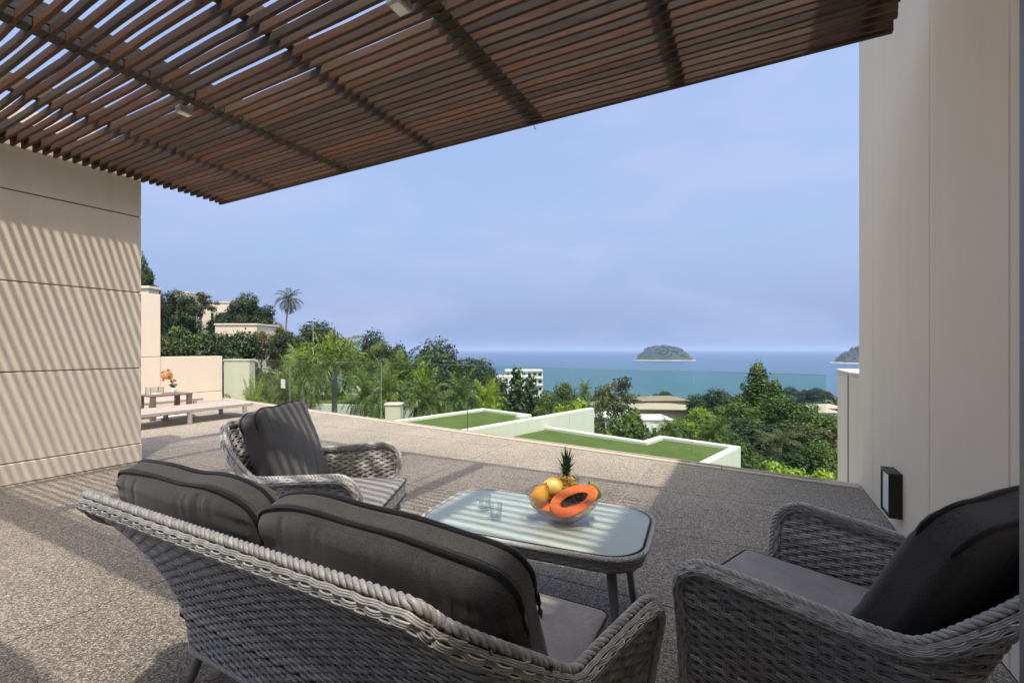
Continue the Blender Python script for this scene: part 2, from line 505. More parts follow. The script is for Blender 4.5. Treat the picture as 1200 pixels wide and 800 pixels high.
mb.addnp(np.stack([GX, GY, GZ], -1).reshape(-1, 3), np.stack([ii, ii + 1, ii + nx + 1, ii + nx], -1))
tag(mb.build('hillside', M['soil'], smooth=True), 'green hillside sloping down to the sea', kind='structure')

SEA = -46.0
mb = MB().add([(-90000, 200, SEA), (90000, 200, SEA), (90000, 110000, SEA), (-90000, 110000, SEA)], [(0, 1, 2, 3)])
tag(mb.build('sea', M['sea']), 'blue green sea reaching the horizon', kind='structure')

def island(name, cx, cy, rx, ry, h, seed, prof, label):
    r2 = np.random.default_rng(seed)
    t = thing(name, label, 'island', (cx, cy, SEA))
    n, k = 30, 72
    th = np.arange(k) * 2 * math.pi / k
    wob = 1 + 0.05 * np.sin(3 * th + seed) + 0.035 * np.sin(7 * th + 2 * seed)
    rad = np.linspace(1, 0, n)
    vs = []
    for i, q in enumerate(rad):
        x = rx * q * wob * np.cos(th); y = ry * q * wob * np.sin(th)
        z = h * np.interp(q, [0, .3, .6, .8, .92, 1.0], [1.0, .97, .86, .62, .30, 0.02]) * np.interp(x / rx, *prof)
        z = z + (r2.normal(0, 0.028 * h, k) if 0 < i < n - 1 else 0)
        vs.append(np.stack([x, y, z], -1))
    vs = np.concatenate(vs)
    i = np.arange(n - 1)[:, None] * k; j = np.arange(k)[None, :]; j2 = (j + 1) % k
    mb = MB().addnp(vs, np.stack([i + j, i + j2, i + k + j2, i + k + j], -1).reshape(-1, 4))
    mb.build('woodland', M['island'], t, smooth=False)
    # canopy lumps that break the outline
    mb = MB(); ncl = 260
    for q in range(ncl):
        a = r2.uniform(0, 2 * math.pi); rr = math.sqrt(r2.uniform(0, 1)) * 0.93
        x, y = rx * rr * math.cos(a), ry * rr * math.sin(a)
        z = h * np.interp(rr, [0, .3, .6, .8, .92, 1.0], [1.0, .97, .86, .62, .30, 0.02]) * np.interp(x / rx, *prof)
        s = r2.uniform(0.035, 0.075) * h * 1.6
        ico = [(0, 0, 1), (.9, 0, .4), (.28, .85, .4), (-.72, .53, .4), (-.72, -.53, .4), (.28, -.85, .4), (0, 0, -.8)]
        mb.add([(x + s * p[0] * r2.uniform(.8, 1.2), y + s * p[1], z + s * p[2] * r2.uniform(.8, 1.3)) for p in ico],
               [(0, 1, 2), (0, 2, 3), (0, 3, 4), (0, 4, 5), (0, 5, 1), (6, 2, 1), (6, 3, 2), (6, 4, 3), (6, 5, 4), (6, 1, 5)])
    tag(mb.build('tree_canopy', M['island'], t), kind='stuff')
    mb = MB()
    zz = np.array([0.0, 0.045 * h, 0.06 * h]); sc = np.array([1.07, 1.04, 0.98])
    vs = np.concatenate([np.stack([rx * s * wob * np.cos(th), ry * s * wob * np.sin(th), np.full(k, z) * (0.7 + 0.6 * r2.random(k))], -1) for s, z in zip(sc, zz)])
    i = np.arange(2)[:, None] * k
    mb.addnp(vs, np.stack([i + j, i + j2, i + k + j2, i + k + j], -1).reshape(-1, 4))
    mb.build('rock_shore', M['shore_rock'], t)
    return t
D1 = 1900.0
island('island', (778 - 600) / F * D1, D1, 118, 80, 61, 3, ([-1, -.6, -.1, .5, 1], [.55, .95, 1.0, .9, .55]), 'small wooded island out at sea on the horizon')
D2 = 1500.0
island('headland', (1030 - 600) / F * D2, D2, 136, 90, 66, 8, ([-1, -.5, 0, .5, 1], [.5, .8, 1.0, 1.0, .9]), 'dark wooded island half hidden by the tall wall on the right')

# ------------------------------------------------------------------ the terrace
P = Vector((3.33, 4.33, 0))                      # where the glass rail meets the tall right wall
E = Vector((-0.818, 0.575, 0)); E /= E.length      # the terrace edge runs left from there
EN = Vector((0.575, 0.818, 0)); EN /= EN.length    # outward
P_V = P.x * VX + P.y * VY
P_U = P.x * UX + P.y * UY
WALL_L = -6.28
WALL_FAR = -12.1
def inside(poly, p0, nrm):
    """keep the part of a convex polygon on the inner side of a line"""
    out = []
    n = len(poly)
    for i in range(n):
        a, b = poly[i], poly[(i + 1) % n]
        da = (a[0] - p0.x) * nrm.x + (a[1] - p0.y) * nrm.y
        db = (b[0] - p0.x) * nrm.x + (b[1] - p0.y) * nrm.y
        if da <= 0: out.append(a)
        if da * db < 0:
            t = da / (da - db); out.append((a[0] + t * (b[0] - a[0]), a[1] + t * (b[1] - a[1])))
    return out
KERB = 0.17
big = [uv(-3.0, WALL_FAR)[:2], uv(-3.0, P_V)[:2], uv(16, P_V)[:2], uv(16, WALL_FAR)[:2]]
slab = inside(big, P, EN)
floor = tag(MB().prism(slab, -0.34, -0.0035).build('terrace_floor', M['grout']), 'pebble finished terrace floor', kind='structure')
mb = MB()
pin = P - EN * KERB
du, dv, gap = 0.97, 1.92, 0.004
u = 1.42 - 5 * du
while u < 16:
    v = P_V - 8 * dv
    while v < P_V - 0.01:
        poly = [uv(u + gap, max(v, WALL_FAR) + gap)[:2], uv(u + gap, min(v + dv, P_V) - gap)[:2], uv(u + du - gap, min(v + dv, P_V) - gap)[:2], uv(u + du - gap, max(v, WALL_FAR) + gap)[:2]]
        if v + dv > WALL_FAR + 0.05:
            poly = inside(poly, pin - EN * 0.006, EN)
            if len(poly) >= 3:
                MB().prism(poly, -0.017, 0.0).build('paving_slab', M['pebble'], floor)
        v += dv
    u += du
t_e = 0.0
LE = 13.4
while t_e < LE:
    a = P + E * (t_e + 0.004); b = P + E * (min(t_e + 1.2, LE) - 0.004)
    poly = [(a.x, a.y), ((a - EN * KERB).x, (a - EN * KERB).y), ((b - EN * KERB).x, (b - EN * KERB).y), (b.x, b.y)]
    bevel(MB().prism(poly[::-1], -0.017, 0.014).build('kerb_stone', M['kerb_stone'], floor), 0.005, 1)
    t_e += 1.2
# retaining wall below the edge
a = P - EN * 0.10; b = P + E * LE - EN * 0.10
a2 = a - EN * 0.3; b2 = b - EN * 0.3
tag(MB().prism([(b.x, b.y), (b2.x, b2.y), (a2.x, a2.y), (a.x, a.y)], -7.5, -0.345).build('retaining_wall', M['plaster_white']), 'cream retaining wall below the terrace edge', kind='structure')

# --- tall panelled wall on the left
LW_END = None
def wall_u(px, v):
    """distance along U at which a wall plane of constant v shows at column px"""
    k = (px - 600.0) / F
    return (k * VY - VX) * v / (UX - k * UY)
LW_END = wall_u(165.5, WALL_L)
lw = thing('panelled_wall', 'tall cream panelled wall with slatted sun stripes under the pergola', 'wall', uv(0, WALL_L), HOUSE_ROT)
TH = 0.35
MB().box(-TH, -0.012, -3.0, LW_END - 0.012, -0.05, 3.62).build('joint_backing', M['joint_dark'], lw)
zj = [0.0, 0.206, 1.081, 1.956, 2.831, 3.66]
for i in range(len(zj) - 1):
    z0, z1 = zj[i] + 0.006, zj[i + 1] - 0.006
    x1 = 0.0 if i else 0.018
    bevel(MB().box(-TH - 0.012, x1, -3.0, LW_END, z0, z1).build('plinth' if i == 0 else 'wall_panel', M['plaster_cream'], lw), 0.004, 1)

# --- tall wall on the right
rw = thing('tall_wall', 'tall pale wall in shade with upright panels on the right', 'wall', uv(0, P_V), HOUSE_ROT)
joints = [wall_u(1006.5, P_V), wall_u(1023, P_V), wall_u(1089, P_V), wall_u(1183, P_V), 1.1, -0.6, -3.0]
RW_TOP = 5.05
MB().box(0.012, 0.42, -3.0, joints[0] - 0.012, -0.05, RW_TOP - 0.02).build('joint_backing', M['joint_dark'], rw)
for a_, b_ in zip(joints[:-1], joints[1:]):
    bevel(MB().box(0.0, 0.44, b_ + 0.004, a_ - 0.004, 0.0, RW_TOP).build('wall_panel', M['plaster_pale'], rw), 0.005, 1)
lowu = joints[0]
low = thing('parapet_wall', 'low pale parapet wall beyond the tall wall with sunlit top', 'wall', uv(lowu, P_V), HOUSE_ROT)
L2 = wall_u(981.5, P_V + 0.012) - lowu
bevel(MB().box(0.012, 0.50, 0.004, L2, -7.5, 1.02).build('wall_body', M['plaster_pale'], low), 0.006, 1)
bevel(MB().box(0.002, 0.51, 0.002, L2 + 0.012, 1.022, 1.06).build('coping', M['plaster_white'], low), 0.006, 1)
MB().box(0.005, 0.0118, L2 * 0.46, L2 * 0.46 + 0.014, -0.6, 1.02).build('joint_line', M['joint_dark'], low)

# --- far walls of the terrace on the left
fw = thing('terrace_wall', 'low sunlit cream wall behind the sun loungers', 'wall', uv(0, WALL_FAR), HOUSE_ROT)
ue = wall_u(260.5, WALL_FAR)
um = wall_u(187.5, WALL_FAR)
bevel(MB().box(-0.3, 0.0, um + 0.003, ue, 0.235, 1.12).build('wall_panel', M['plaster_warm'], fw), 0.006, 1)
bevel(MB().box(-0.3, 0.0, um + 0.003, ue, -0.3, 0.222).build('plinth', M['plaster_warm'], fw), 0.006, 1)
MB().box(-0.28, -0.015, um + 0.02, ue - 0.02, 0.2, 0.25).build('joint_backing', M['joint_dark'], fw)
tw = thing('terrace_block', 'tall sunlit cream wall block rising behind the panelled wall', 'wall', uv(0, WALL_FAR), HOUSE_ROT)
bevel(MB().box(-0.5, 0.02, um - 4.0, um, 1.13, 2.56).build('wall_panel', M['plaster_warm'], tw), 0.006, 1)
bevel(MB().box(-0.5, 0.02, um - 4.0, um, -0.3, 1.118).build('lower_panel', M['plaster_warm'], tw), 0.006, 1)
MB().box(-0.48, 0.0, um - 3.9, um - 0.02, 1.0, 1.2).build('joint_backing', M['joint_dark'], tw)

# ------------------------------------------------------------------ glass rail
seam_px = [262, 340, 447, 548, 668, 812, 968]
GH = 1.05
def edge_t(px, off=0.07):
    k = (px - 600.0) / F
    q = P - EN * off
    return (q.x - k * q.y) / (k * E.y - E.x)
rail = thing('glass_rail', 'frameless clear glass rail along the terrace edge', 'glass rail', (P.x - EN.x * 0.07, P.y - EN.y * 0.07, 0.0), math.atan2(E.y, E.x))
for p0, p1 in zip(seam_px[:-1], seam_px[1:]):
    t1, t0 = edge_t(p0), edge_t(p1)
    g = MB().box(t0 + 0.008, t1 - 0.008, -0.006, 0.006, 0.015, GH - 0.004).build('glass_panel', M['rail_glass'], rail)
    MB().box(t0 + 0.008, t1 - 0.008, -0.0062, 0.0062, GH - 0.0035, GH).build('polished_edge', M['rail_top'], g)
    MB().box(t0 + 0.0002, t0 + 0.0075, -0.006, 0.006, 0.015, GH).build('side_edge', M['rail_edge'] if p1 == 548 else M['rail_top'] if p1 in (340, 447) else M['rail_glass'], g)
    MB().box(t0 + 0.03, t1 - 0.03, -0.012, 0.012, 0.0145, 0.024).build('base_channel', M['kerb_stone'], rail)
q = P - EN * 0.095 + E * (edge_t(333))
pl = thing('notice_plate', 'small blank grey plate fixed to the glass rail', 'plate', (q.x, q.y, 0.42), math.atan2(E.y, E.x))
bevel(MB().box(-0.09, 0.09, -0.004, 0.004, 0, 0.20).build('plate', M['sign_grey'], pl), 0.003, 1)
for sx in (-0.07, 0.07):
    MB().lathe([(0, 0.0), (0.008, 0.0), (0.008, 0.005), (0, 0.005)], 10).build('screw', M['steel_clip'], pl, loc=(sx, 0.005, 0.1), rot=(R(-90), 0, 0))

# ------------------------------------------------------------------ pergola
ZP = 3.23
pg = thing('pergola', 'brown weathered timber slat pergola roof on dark beams', 'pergola', uv(0, 0), HOUSE_ROT)
U_FRONT, U_BACK = 3.52, 0.60
PV0, PV1 = WALL_L + 0.035, P_V - 0.16
beams = [-6.125, -5.03, -3.86, -2.69, -1.59, -0.44, 0.62]
pitch, sw, sh = 0.0745, 0.0235, 0.053
slat_meshes = {}
cuts = [PV0, -3.86, -1.59, PV1]
for s_i in range(3):
    x0, x1 = cuts[s_i] + 0.002, cuts[s_i + 1] - 0.002
    L = x1 - x0
    for var in range(3):
        r2 = np.random.default_rng(40 + s_i * 7 + var)
        n = 9
        xs = np.linspace(0, L, n)
        bow = r2.normal(0, 0.0025, n); tw_ = r2.normal(0, 0.02, n)
        vs = []
        for xq, b_, w_ in zip(xs, bow, tw_):
            for (yy, zz) in ((-sw / 2, 0), (sw / 2, 0), (sw / 2, sh), (-sw / 2, sh)):
                vs.append((xq, yy + b_ + w_ * (zz - sh / 2), zz))
        fs = [(0, 3, 2, 1), (4 * n - 4, 4 * n - 3, 4 * n - 2, 4 * n - 1)]
        for q_ in range(n - 1):
            for e_ in range(4):
                fs.append((4 * q_ + e_, 4 * q_ + (e_ + 1) % 4, 4 * q_ + 4 + (e_ + 1) % 4, 4 * q_ + 4 + e_))
        slat_meshes[(s_i, var)] = MB().add(vs, fs).mesh('slat', M['slat'])
uu = U_FRONT - 0.07
k_ = 0
while uu > U_BACK:
    for s_i in range(3):
        jx = random.uniform(-0.035, 0.0) if s_i == 2 else (random.uniform(0, 0.02) if s_i == 0 else 0)
        link('slat', slat_meshes[(s_i, random.randrange(3))], pg, loc=(cuts[s_i] + 0.002 + jx, uu + random.gauss(0, 0.0035), ZP + random.gauss(0, 0.002)), rot=(random.gauss(0, 0.02), 0, random.gauss(0, 0.0006)))
    uu -= pitch
    k_ += 1
MB().cbox(PV0, PV1, U_FRONT - 0.035, U_FRONT, ZP - 0.012, ZP + 0.075, 0.004).build('front_board', M['slat'], pg)
MB().cbox(PV0, P_V - 0.02, 0.34, 0.585, ZP - 0.03, ZP + sh + 0.002, 0.006).build('cross_beam', M['beam_dark'], pg)
bt = MB().cbox(PV0, P_V - 0.02, -0.005, 0.005, ZP + 0.038, ZP + 0.052, 0.001).mesh('shade_batten', M['slat'])  # unseen close-set battens, added to give the near floor an even half shade
uu = 0.32
while uu > -0.97:
    link('shade_batten', bt, pg, loc=(0, uu, 0)); uu -= 0.030
for i, bv in enumerate(beams):
    wd = 0.11 if i in (2, 4) else 0.21 if i == 0 else 0.07
    MB().cbox(bv - wd / 2, bv + wd / 2, -0.99 if i in (0, 6) else 0.36, U_FRONT - 0.04, ZP + sh + 0.004, ZP + sh + 0.13, 0.004).build('beam', M['beam_dark'] if i in (0, 2, 4) else M['beam_wood'], pg)
bl = MB().cbox(-0.055, 0.055, -0.0245, 0.0245, 0.004, sh - 0.002, 0.003).mesh('spacer_block', M['beam_dark'])
for bv in (-3.86, -1.59):
    uu = U_FRONT - 0.07 - pitch / 2
    while uu > U_BACK + pitch / 2:
        link('spacer_block', bl, pg, loc=(bv, uu, ZP))
        uu -= pitch
# spotlights under the pergola
def spot(px, py, rz, size, label):
    p = at(px, py, ZP - 0.03)
    t = thing('spotlight', label, 'spotlight', (p.x, p.y, ZP - 0.055), HOUSE_ROT + rz, 'small box spotlights on the pergola')
    s = size
    bevel(MB().box(-s, s, -s * 1.25, s * 1.25, 0, 0.05).build('housing', M['fixture_grey'], t), 0.006, 2)
    MB().box(-s * .72, s * .72, -s * .95, s * .95, -0.004, -0.0005).build('lens', M['diffuser'], t)
    for sx in (-1, 1):
        MB().box(sx * s * 0.6 - 0.006, sx * s * 0.6 + 0.006, -0.012, 0.012, 0.051, 0.075).build('bracket', M['fixture_grey'], t)
    return t
spot(468, 5, 0, 0.045, 'grey box spotlight under the pergola at the top edge of the view')
spot(216, 130, 0, 0.038, 'small grey spotlight beside the dark beam of the pergola')
p = at(626, 149, ZP - 0.02)
MBh = MB().tube([(0, 0, 0.06), (0, 0, 0.0), (0.006, 0, -0.012), (0.014, 0, -0.006), (0.014, 0, 0.006)], 0.0035, 6)
tag(MBh.build('wire_hook', M['steel_clip'], loc=(p.x, p.y, ZP - 0.03)), 'tiny wire hook hanging from the front edge of the pergola', 'hook')

# ------------------------------------------------------------------ wall lamp on the tall wall
lu = wall_u(1046, P_V - 0.03)
zl = EYE - (577 - 409) / F * uv(lu, P_V)[1]
wlamp = thing('wall_lamp', 'black framed rectangular lamp on the tall pale wall', 'wall lamp', uv(lu, P_V, zl), HOUSE_ROT)
hh, ww = 0.155, 0.115
fr_ = MB()
fr_.box(-0.075, 0.0, -ww, -ww + 0.02, -hh, hh); fr_.box(-0.075, 0.0, ww - 0.02, ww, -hh, hh)
fr_.box(-0.0745, 0.0, -ww + 0.02, ww - 0.02, -hh, -hh + 0.02); fr_.box(-0.0745, 0.0, -ww + 0.02, ww - 0.02, hh - 0.02, hh)
fr_.build('frame', M['black_metal'], wlamp)
MB().box(-0.066, -0.004, -ww + 0.021, ww - 0.021, -hh + 0.021, hh - 0.021).build('diffuser', M['diffuser'], wlamp)

# ------------------------------------------------------------------ sliding door stile close to the camera, right
sd = thing('sliding_door', 'grey metal door stile at the right edge of the view', 'door', (0.823, 0.735, 0.0), HOUSE_ROT)
MB().cbox(0.0, 0.085, -0.05, 0.0, 0.0, 2.95, 0.003).build('stile', M['alu_frame'], sd)
MB().box(0.0855, 0.92 - 0.36, -0.032, -0.024, 0.06, 2.9).build('pane', M['clear_glass'], sd)
MB().cbox(0.0855, 0.56, -0.045, -0.01, 0.0, 0.058, 0.003).build('bottom_rail', M['alu_frame'], sd)

# ------------------------------------------------------------------ wicker furniture
def ribbon(mb, pts, nrm, rw_, rh_, tone, k=4):
    """a strand with an elliptic section that follows pts; nrm is the surface normal"""
    pts = np.asarray(pts); n = len(pts)
    if n < 2: return
    t = np.gradient(pts, axis=0); t /= np.linalg.norm(t, axis=1)[:, None] + 1e-12
    b = np.cross(t, nrm); b /= np.linalg.norm(b, axis=1)[:, None] + 1e-12
    a = np.cross(b, t)
    th = np.arange(k) * 2 * math.pi / k
    vs = pts[:, None, :] + (rh_ * np.cos(th))[None, :, None] * a[:, None, :] + (rw_ * np.sin(th))[None, :, None] * b[:, None, :]
    i = np.arange(n - 1)[:, None] * k; j = np.arange(k)[None, :]; j2 = (j + 1) % k
    mb.addnp(vs.reshape(-1, 3), np.stack([i + j, i + j2, i + k + j2, i + k + j], -1).reshape(-1, 4), tone)

def unit_rows(v): return v / (np.linalg.norm(v, axis=1)[:, None] + 1e-9)
class Shell:
    """the woven tub of a chair or sofa: two arms and a reclined back, facing +y"""
    def __init__(s, w, yf, yb, r, zb, zarm, zdip, zback, fs, fb, splay=0.0):
        s.splay = splay
        s.w, s.yf, s.yb, s.r, s.zb, s.zarm, s.zdip, s.zback, s.fs, s.fb = w, yf, yb, r, zb, zarm, zdip, zback, fs, fb
        s.L1 = yf + yb - r; s.La = math.pi * r / 2; s.L2 = 2 * (w - r)
        s.L = 2 * s.L1 + 2 * s.La + s.L2
        s.rf = 0.13
    def base(s, q):
        q = np.asarray(q, float)
        m = q > s.L / 2
        qq = np.where(m, s.L - q, q)
        x = np.empty_like(qq); y = np.empty_like(qq); nx = np.empty_like(qq); ny = np.empty_like(qq)
        a = qq <= s.L1; b = (qq > s.L1) & (qq <= s.L1 + s.La); c = qq > s.L1 + s.La
        x[a] = -s.w; y[a] = s.yf - qq[a]; nx[a] = -1; ny[a] = 0
        th = (qq[b] - s.L1) / s.r
        x[b] = -s.w + s.r - s.r * np.cos(th); y[b] = -s.yb + s.r - s.r * np.sin(th); nx[b] = -np.cos(th); ny[b] = -np.sin(th)
        x[c] = -s.w + s.r + (qq[c] - s.L1 - s.La); y[c] = -s.yb; nx[c] = 0; ny[c] = -1
        x = np.where(m, -x, x); nx = np.where(m, -nx, nx)
        return x, y, nx, ny
    def ztop(s, q):
        q = np.asarray(q, float); qq = np.minimum(q, s.L - q)
        arm = s.zarm + (s.zdip - s.zarm) * np.clip(qq / s.L1, 0, 1)
        t = np.clip((qq - (s.L1 + 0.25 * s.La)) / (s.La * 0.75 + 0.03), 0, 1); t = t * t * (3 - 2 * t)
        z = arm + (s.zback - arm) * t
        f = np.clip(qq / s.rf, 0, 1)
        return z - s.rf * (1 - np.sqrt(1 - (1 - f) ** 2))
    def pos(s, q, z):
        q = np.asarray(q, float); z = np.broadcast_to(np.asarray(z, float), q.shape)
        x, y, nx, ny = s.base(q)
        tau = np.clip((z - s.zb) / (s.zback - s.zb), 0, 1.2)
        fl = (s.fs * nx ** 2 + s.fb * ny ** 2) * tau ** 1.8
        return np.stack([(x + nx * fl) * (1 + s.splay * (y + s.yb)), y + ny * fl, z], -1)
    def nrm(s, q, z):
        e = 0.003
        z = np.broadcast_to(np.asarray(z, float), np.shape(q))
        a = s.pos(q + e, z) - s.pos(q - e, z); b = s.pos(q, z + e) - s.pos(q, z - e)
        n = np.cross(a, b); n /= np.linalg.norm(n, axis=1)[:, None]
        return -n if False else n
    def weave(s, mb, rib=0.036, row=0.0152, seed=1):
        r2 = np.random.default_rng(seed)
        i = 0; z = s.zb + 0.010
        nq = int(s.L / (rib / 5)); Q = np.linspace(0.002, s.L - 0.002, nq)
        ribn = max(2, round(s.L / rib))
        zt = s.ztop(Q)
        while z < s.zback - 0.004:
            idx = np.where(z < zt - 0.006)[0]
            if len(idx) > 2:
                for run in np.split(idx, np.where(np.diff(idx) > 1)[0] + 1):
                    if len(run) < 4: continue
                    q = Q[run]
                    N = s.nrm(q, z)
                    ph = math.pi * q / s.L * ribn + i * math.pi
                    tone0 = r2.uniform(0.25, 0.75)
                    for side in (1, -1):
                        wv = np.sin(ph) * side
                        off = 0.0021 + 0.0042 * np.tanh(2.2 * (wv + 0.32))
                        for dz in (-0.0038, 0.0038):
                            zz = z + dz + 0.0018 * np.cos(ph) * side + r2.normal(0, 0.0005)
                            ribbon(mb, s.pos(q, zz) + side * N * off[:, None], N, 0.0039, 0.0027, np.clip(tone0 + r2.normal(0, .13) + 0.12 * np.sin(q * 7 + i), 0, 1).repeat(4))
            z += row; i += 1
        # upright ribs
        for k in range(1, ribn):
            q = (k + 0.0) * s.L / ribn
            zt_ = float(s.ztop(np.array([q]))[0])
            zz = np.linspace(s.zb, zt_ - 0.003, 8)
            for dq in (-0.0035, 0.0035):
                qq = np.full(8, q + dq)
                ribbon(mb, s.pos(qq, zz), s.nrm(qq, zz), 0.0042, 0.0056, r2.uniform(0.1, 0.5))
        return mb
    def core(s, mb):
        n, m = int(s.L / 0.03), 14
        Q = np.linspace(0.003, s.L - 0.003, n); zt = s.ztop(Q)
        vs = np.concatenate([s.pos(Q, s.zb + (zt - s.zb) * t) for t in np.linspace(0, 1, m)])
        i = np.arange(m - 1)[:, None] * n; j = np.arange(n - 1)[None, :]
        return mb.addnp(vs, np.stack([i + j, i + j + 1, i + n + j + 1, i + n + j], -1).reshape(-1, 4))
    def rim_path(s, off=0.0, ds=0.006):
        """points (q, z) along the rim, off = distance below the rim"""
        Q = np.arange(0.0, s.L / 2, 0.0015); Z = s.ztop(Q)
        zs = np.arange(s.zb, Z[0], 0.0015)
        q = np.concatenate([np.zeros(len(zs)), Q]); z = np.concatenate([zs, Z])
        q = np.concatenate([q, s.L - q[::-1]]); z = np.concatenate([z, z[::-1]])
        p = s.pos(q, z); d = np.concatenate([[0], np.cumsum(np.linalg.norm(np.diff(p, axis=0), axis=1))])
        n = int(d[-1] / ds); t = np.linspace(0, d[-1], n)
        qq = np.interp(t, d, q); zz = np.interp(t, d, z)
        if off:
            dq = np.gradient(qq); dz = np.gradient(zz); ln = np.hypot(dq, dz) + 1e-9
            qq = qq + off * dz / ln; zz = zz - off * dq / ln
        return np.clip(qq, 0.001, s.L - 0.001), np.maximum(zz, s.zb + 0.002), t
    def rim(s, mb, seed=3):
        r2 = np.random.default_rng(seed)
        q, z, t = s.rim_path(0.0, 0.0045)
        p0 = s.pos(q, z); N = s.nrm(q, z)
        T = np.gradient(p0, axis=0); T /= np.linalg.norm(T, axis=1)[:, None]
        B = np.cross(T, N)
        up = -B if B[len(B) // 2, 2] < 0 else B
        # a rolled edge bound with long strands, and a twisted rope along its inner side
        A_, B_ = 0.020, 0.015
        q, z, t = s.rim_path(0.010, 0.006)
        p0 = s.pos(q, z); N = s.nrm(q, z); T = np.gradient(p0, axis=0); T /= np.linalg.norm(T, axis=1)[:, None]
        up = np.cross(T, N); up = -up if up[len(up) // 2, 2] < 0 else up
        angs = np.radians([-62, -30, 5, 40, 78, 165, 200, 235])
        for k, an in enumerate(angs):
            wv = np.tanh(2.6 * (np.sin(math.pi * t / 0.030 + k * math.pi) + 0.25))
            ext = 1.0 + 0.15 * wv
            dirn = (math.cos(an) * A_ * ext)[:, None] * N + (math.sin(an) * B_ * ext)[:, None] * up
            nn = unit_rows(math.cos(an) / A_ * N + math.sin(an) / B_ * up)
            for sgn in (-1, 0, 1):
                sh = np.cross(T, nn) * (sgn * 0.0044 + 0.0012 * np.sin(math.pi * t / 0.030 + k * math.pi))[:, None]
                ribbon(mb, p0 + dirn + sh, nn, 0.0025, 0.0026, np.clip(0.62 + r2.normal(0, .12) + 0.12 * np.sin(t * 9 + k), 0, 1).repeat(4))
        q, z, t = s.rim_path(0.010, 0.0045)
        p0 = s.pos(q, z); N = s.nrm(q, z); T = np.gradient(p0, axis=0); T /= np.linalg.norm(T, axis=1)[:, None]
        up = np.cross(T, N); up = -up if up[len(up) // 2, 2] < 0 else up
        c = p0 - N * (A_ * 0.80) + up * (B_ * 0.95)
        for k in range(3):
            ph = t / 0.056 * 2 * math.pi + k * 2 * math.pi / 3
            pts = c + 0.0062 * (np.cos(ph)[:, None] * up + np.sin(ph)[:, None] * N)
            ribbon(mb, pts, up, 0.0062, 0.0062, np.clip(0.55 + 0.12 * r2.normal() + 0 * t, 0, 1).repeat(6), k=6)
        return mb
    def roll_core(s, mb):
        q, z, t = s.rim_path(0.010, 0.02)
        p0 = s.pos(q, z); N = s.nrm(q, z)
        k = 10; th = np.arange(k) * 2 * math.pi / k
        T = np.gradient(p0, axis=0); T /= np.linalg.norm(T, axis=1)[:, None]; up = np.cross(T, N)
        vs = p0[:, None] + 0.0178 * np.cos(th)[None, :, None] * N[:, None] + 0.0130 * np.sin(th)[None, :, None] * up[:, None]
        n = len(p0); i = np.arange(n - 1)[:, None] * k; j = np.arange(k)[None, :]; j2 = (j + 1) % k
        return mb.addnp(vs.reshape(-1, 3), np.stack([i + j, i + j2, i + k + j2, i + k + j], -1).reshape(-1, 4))

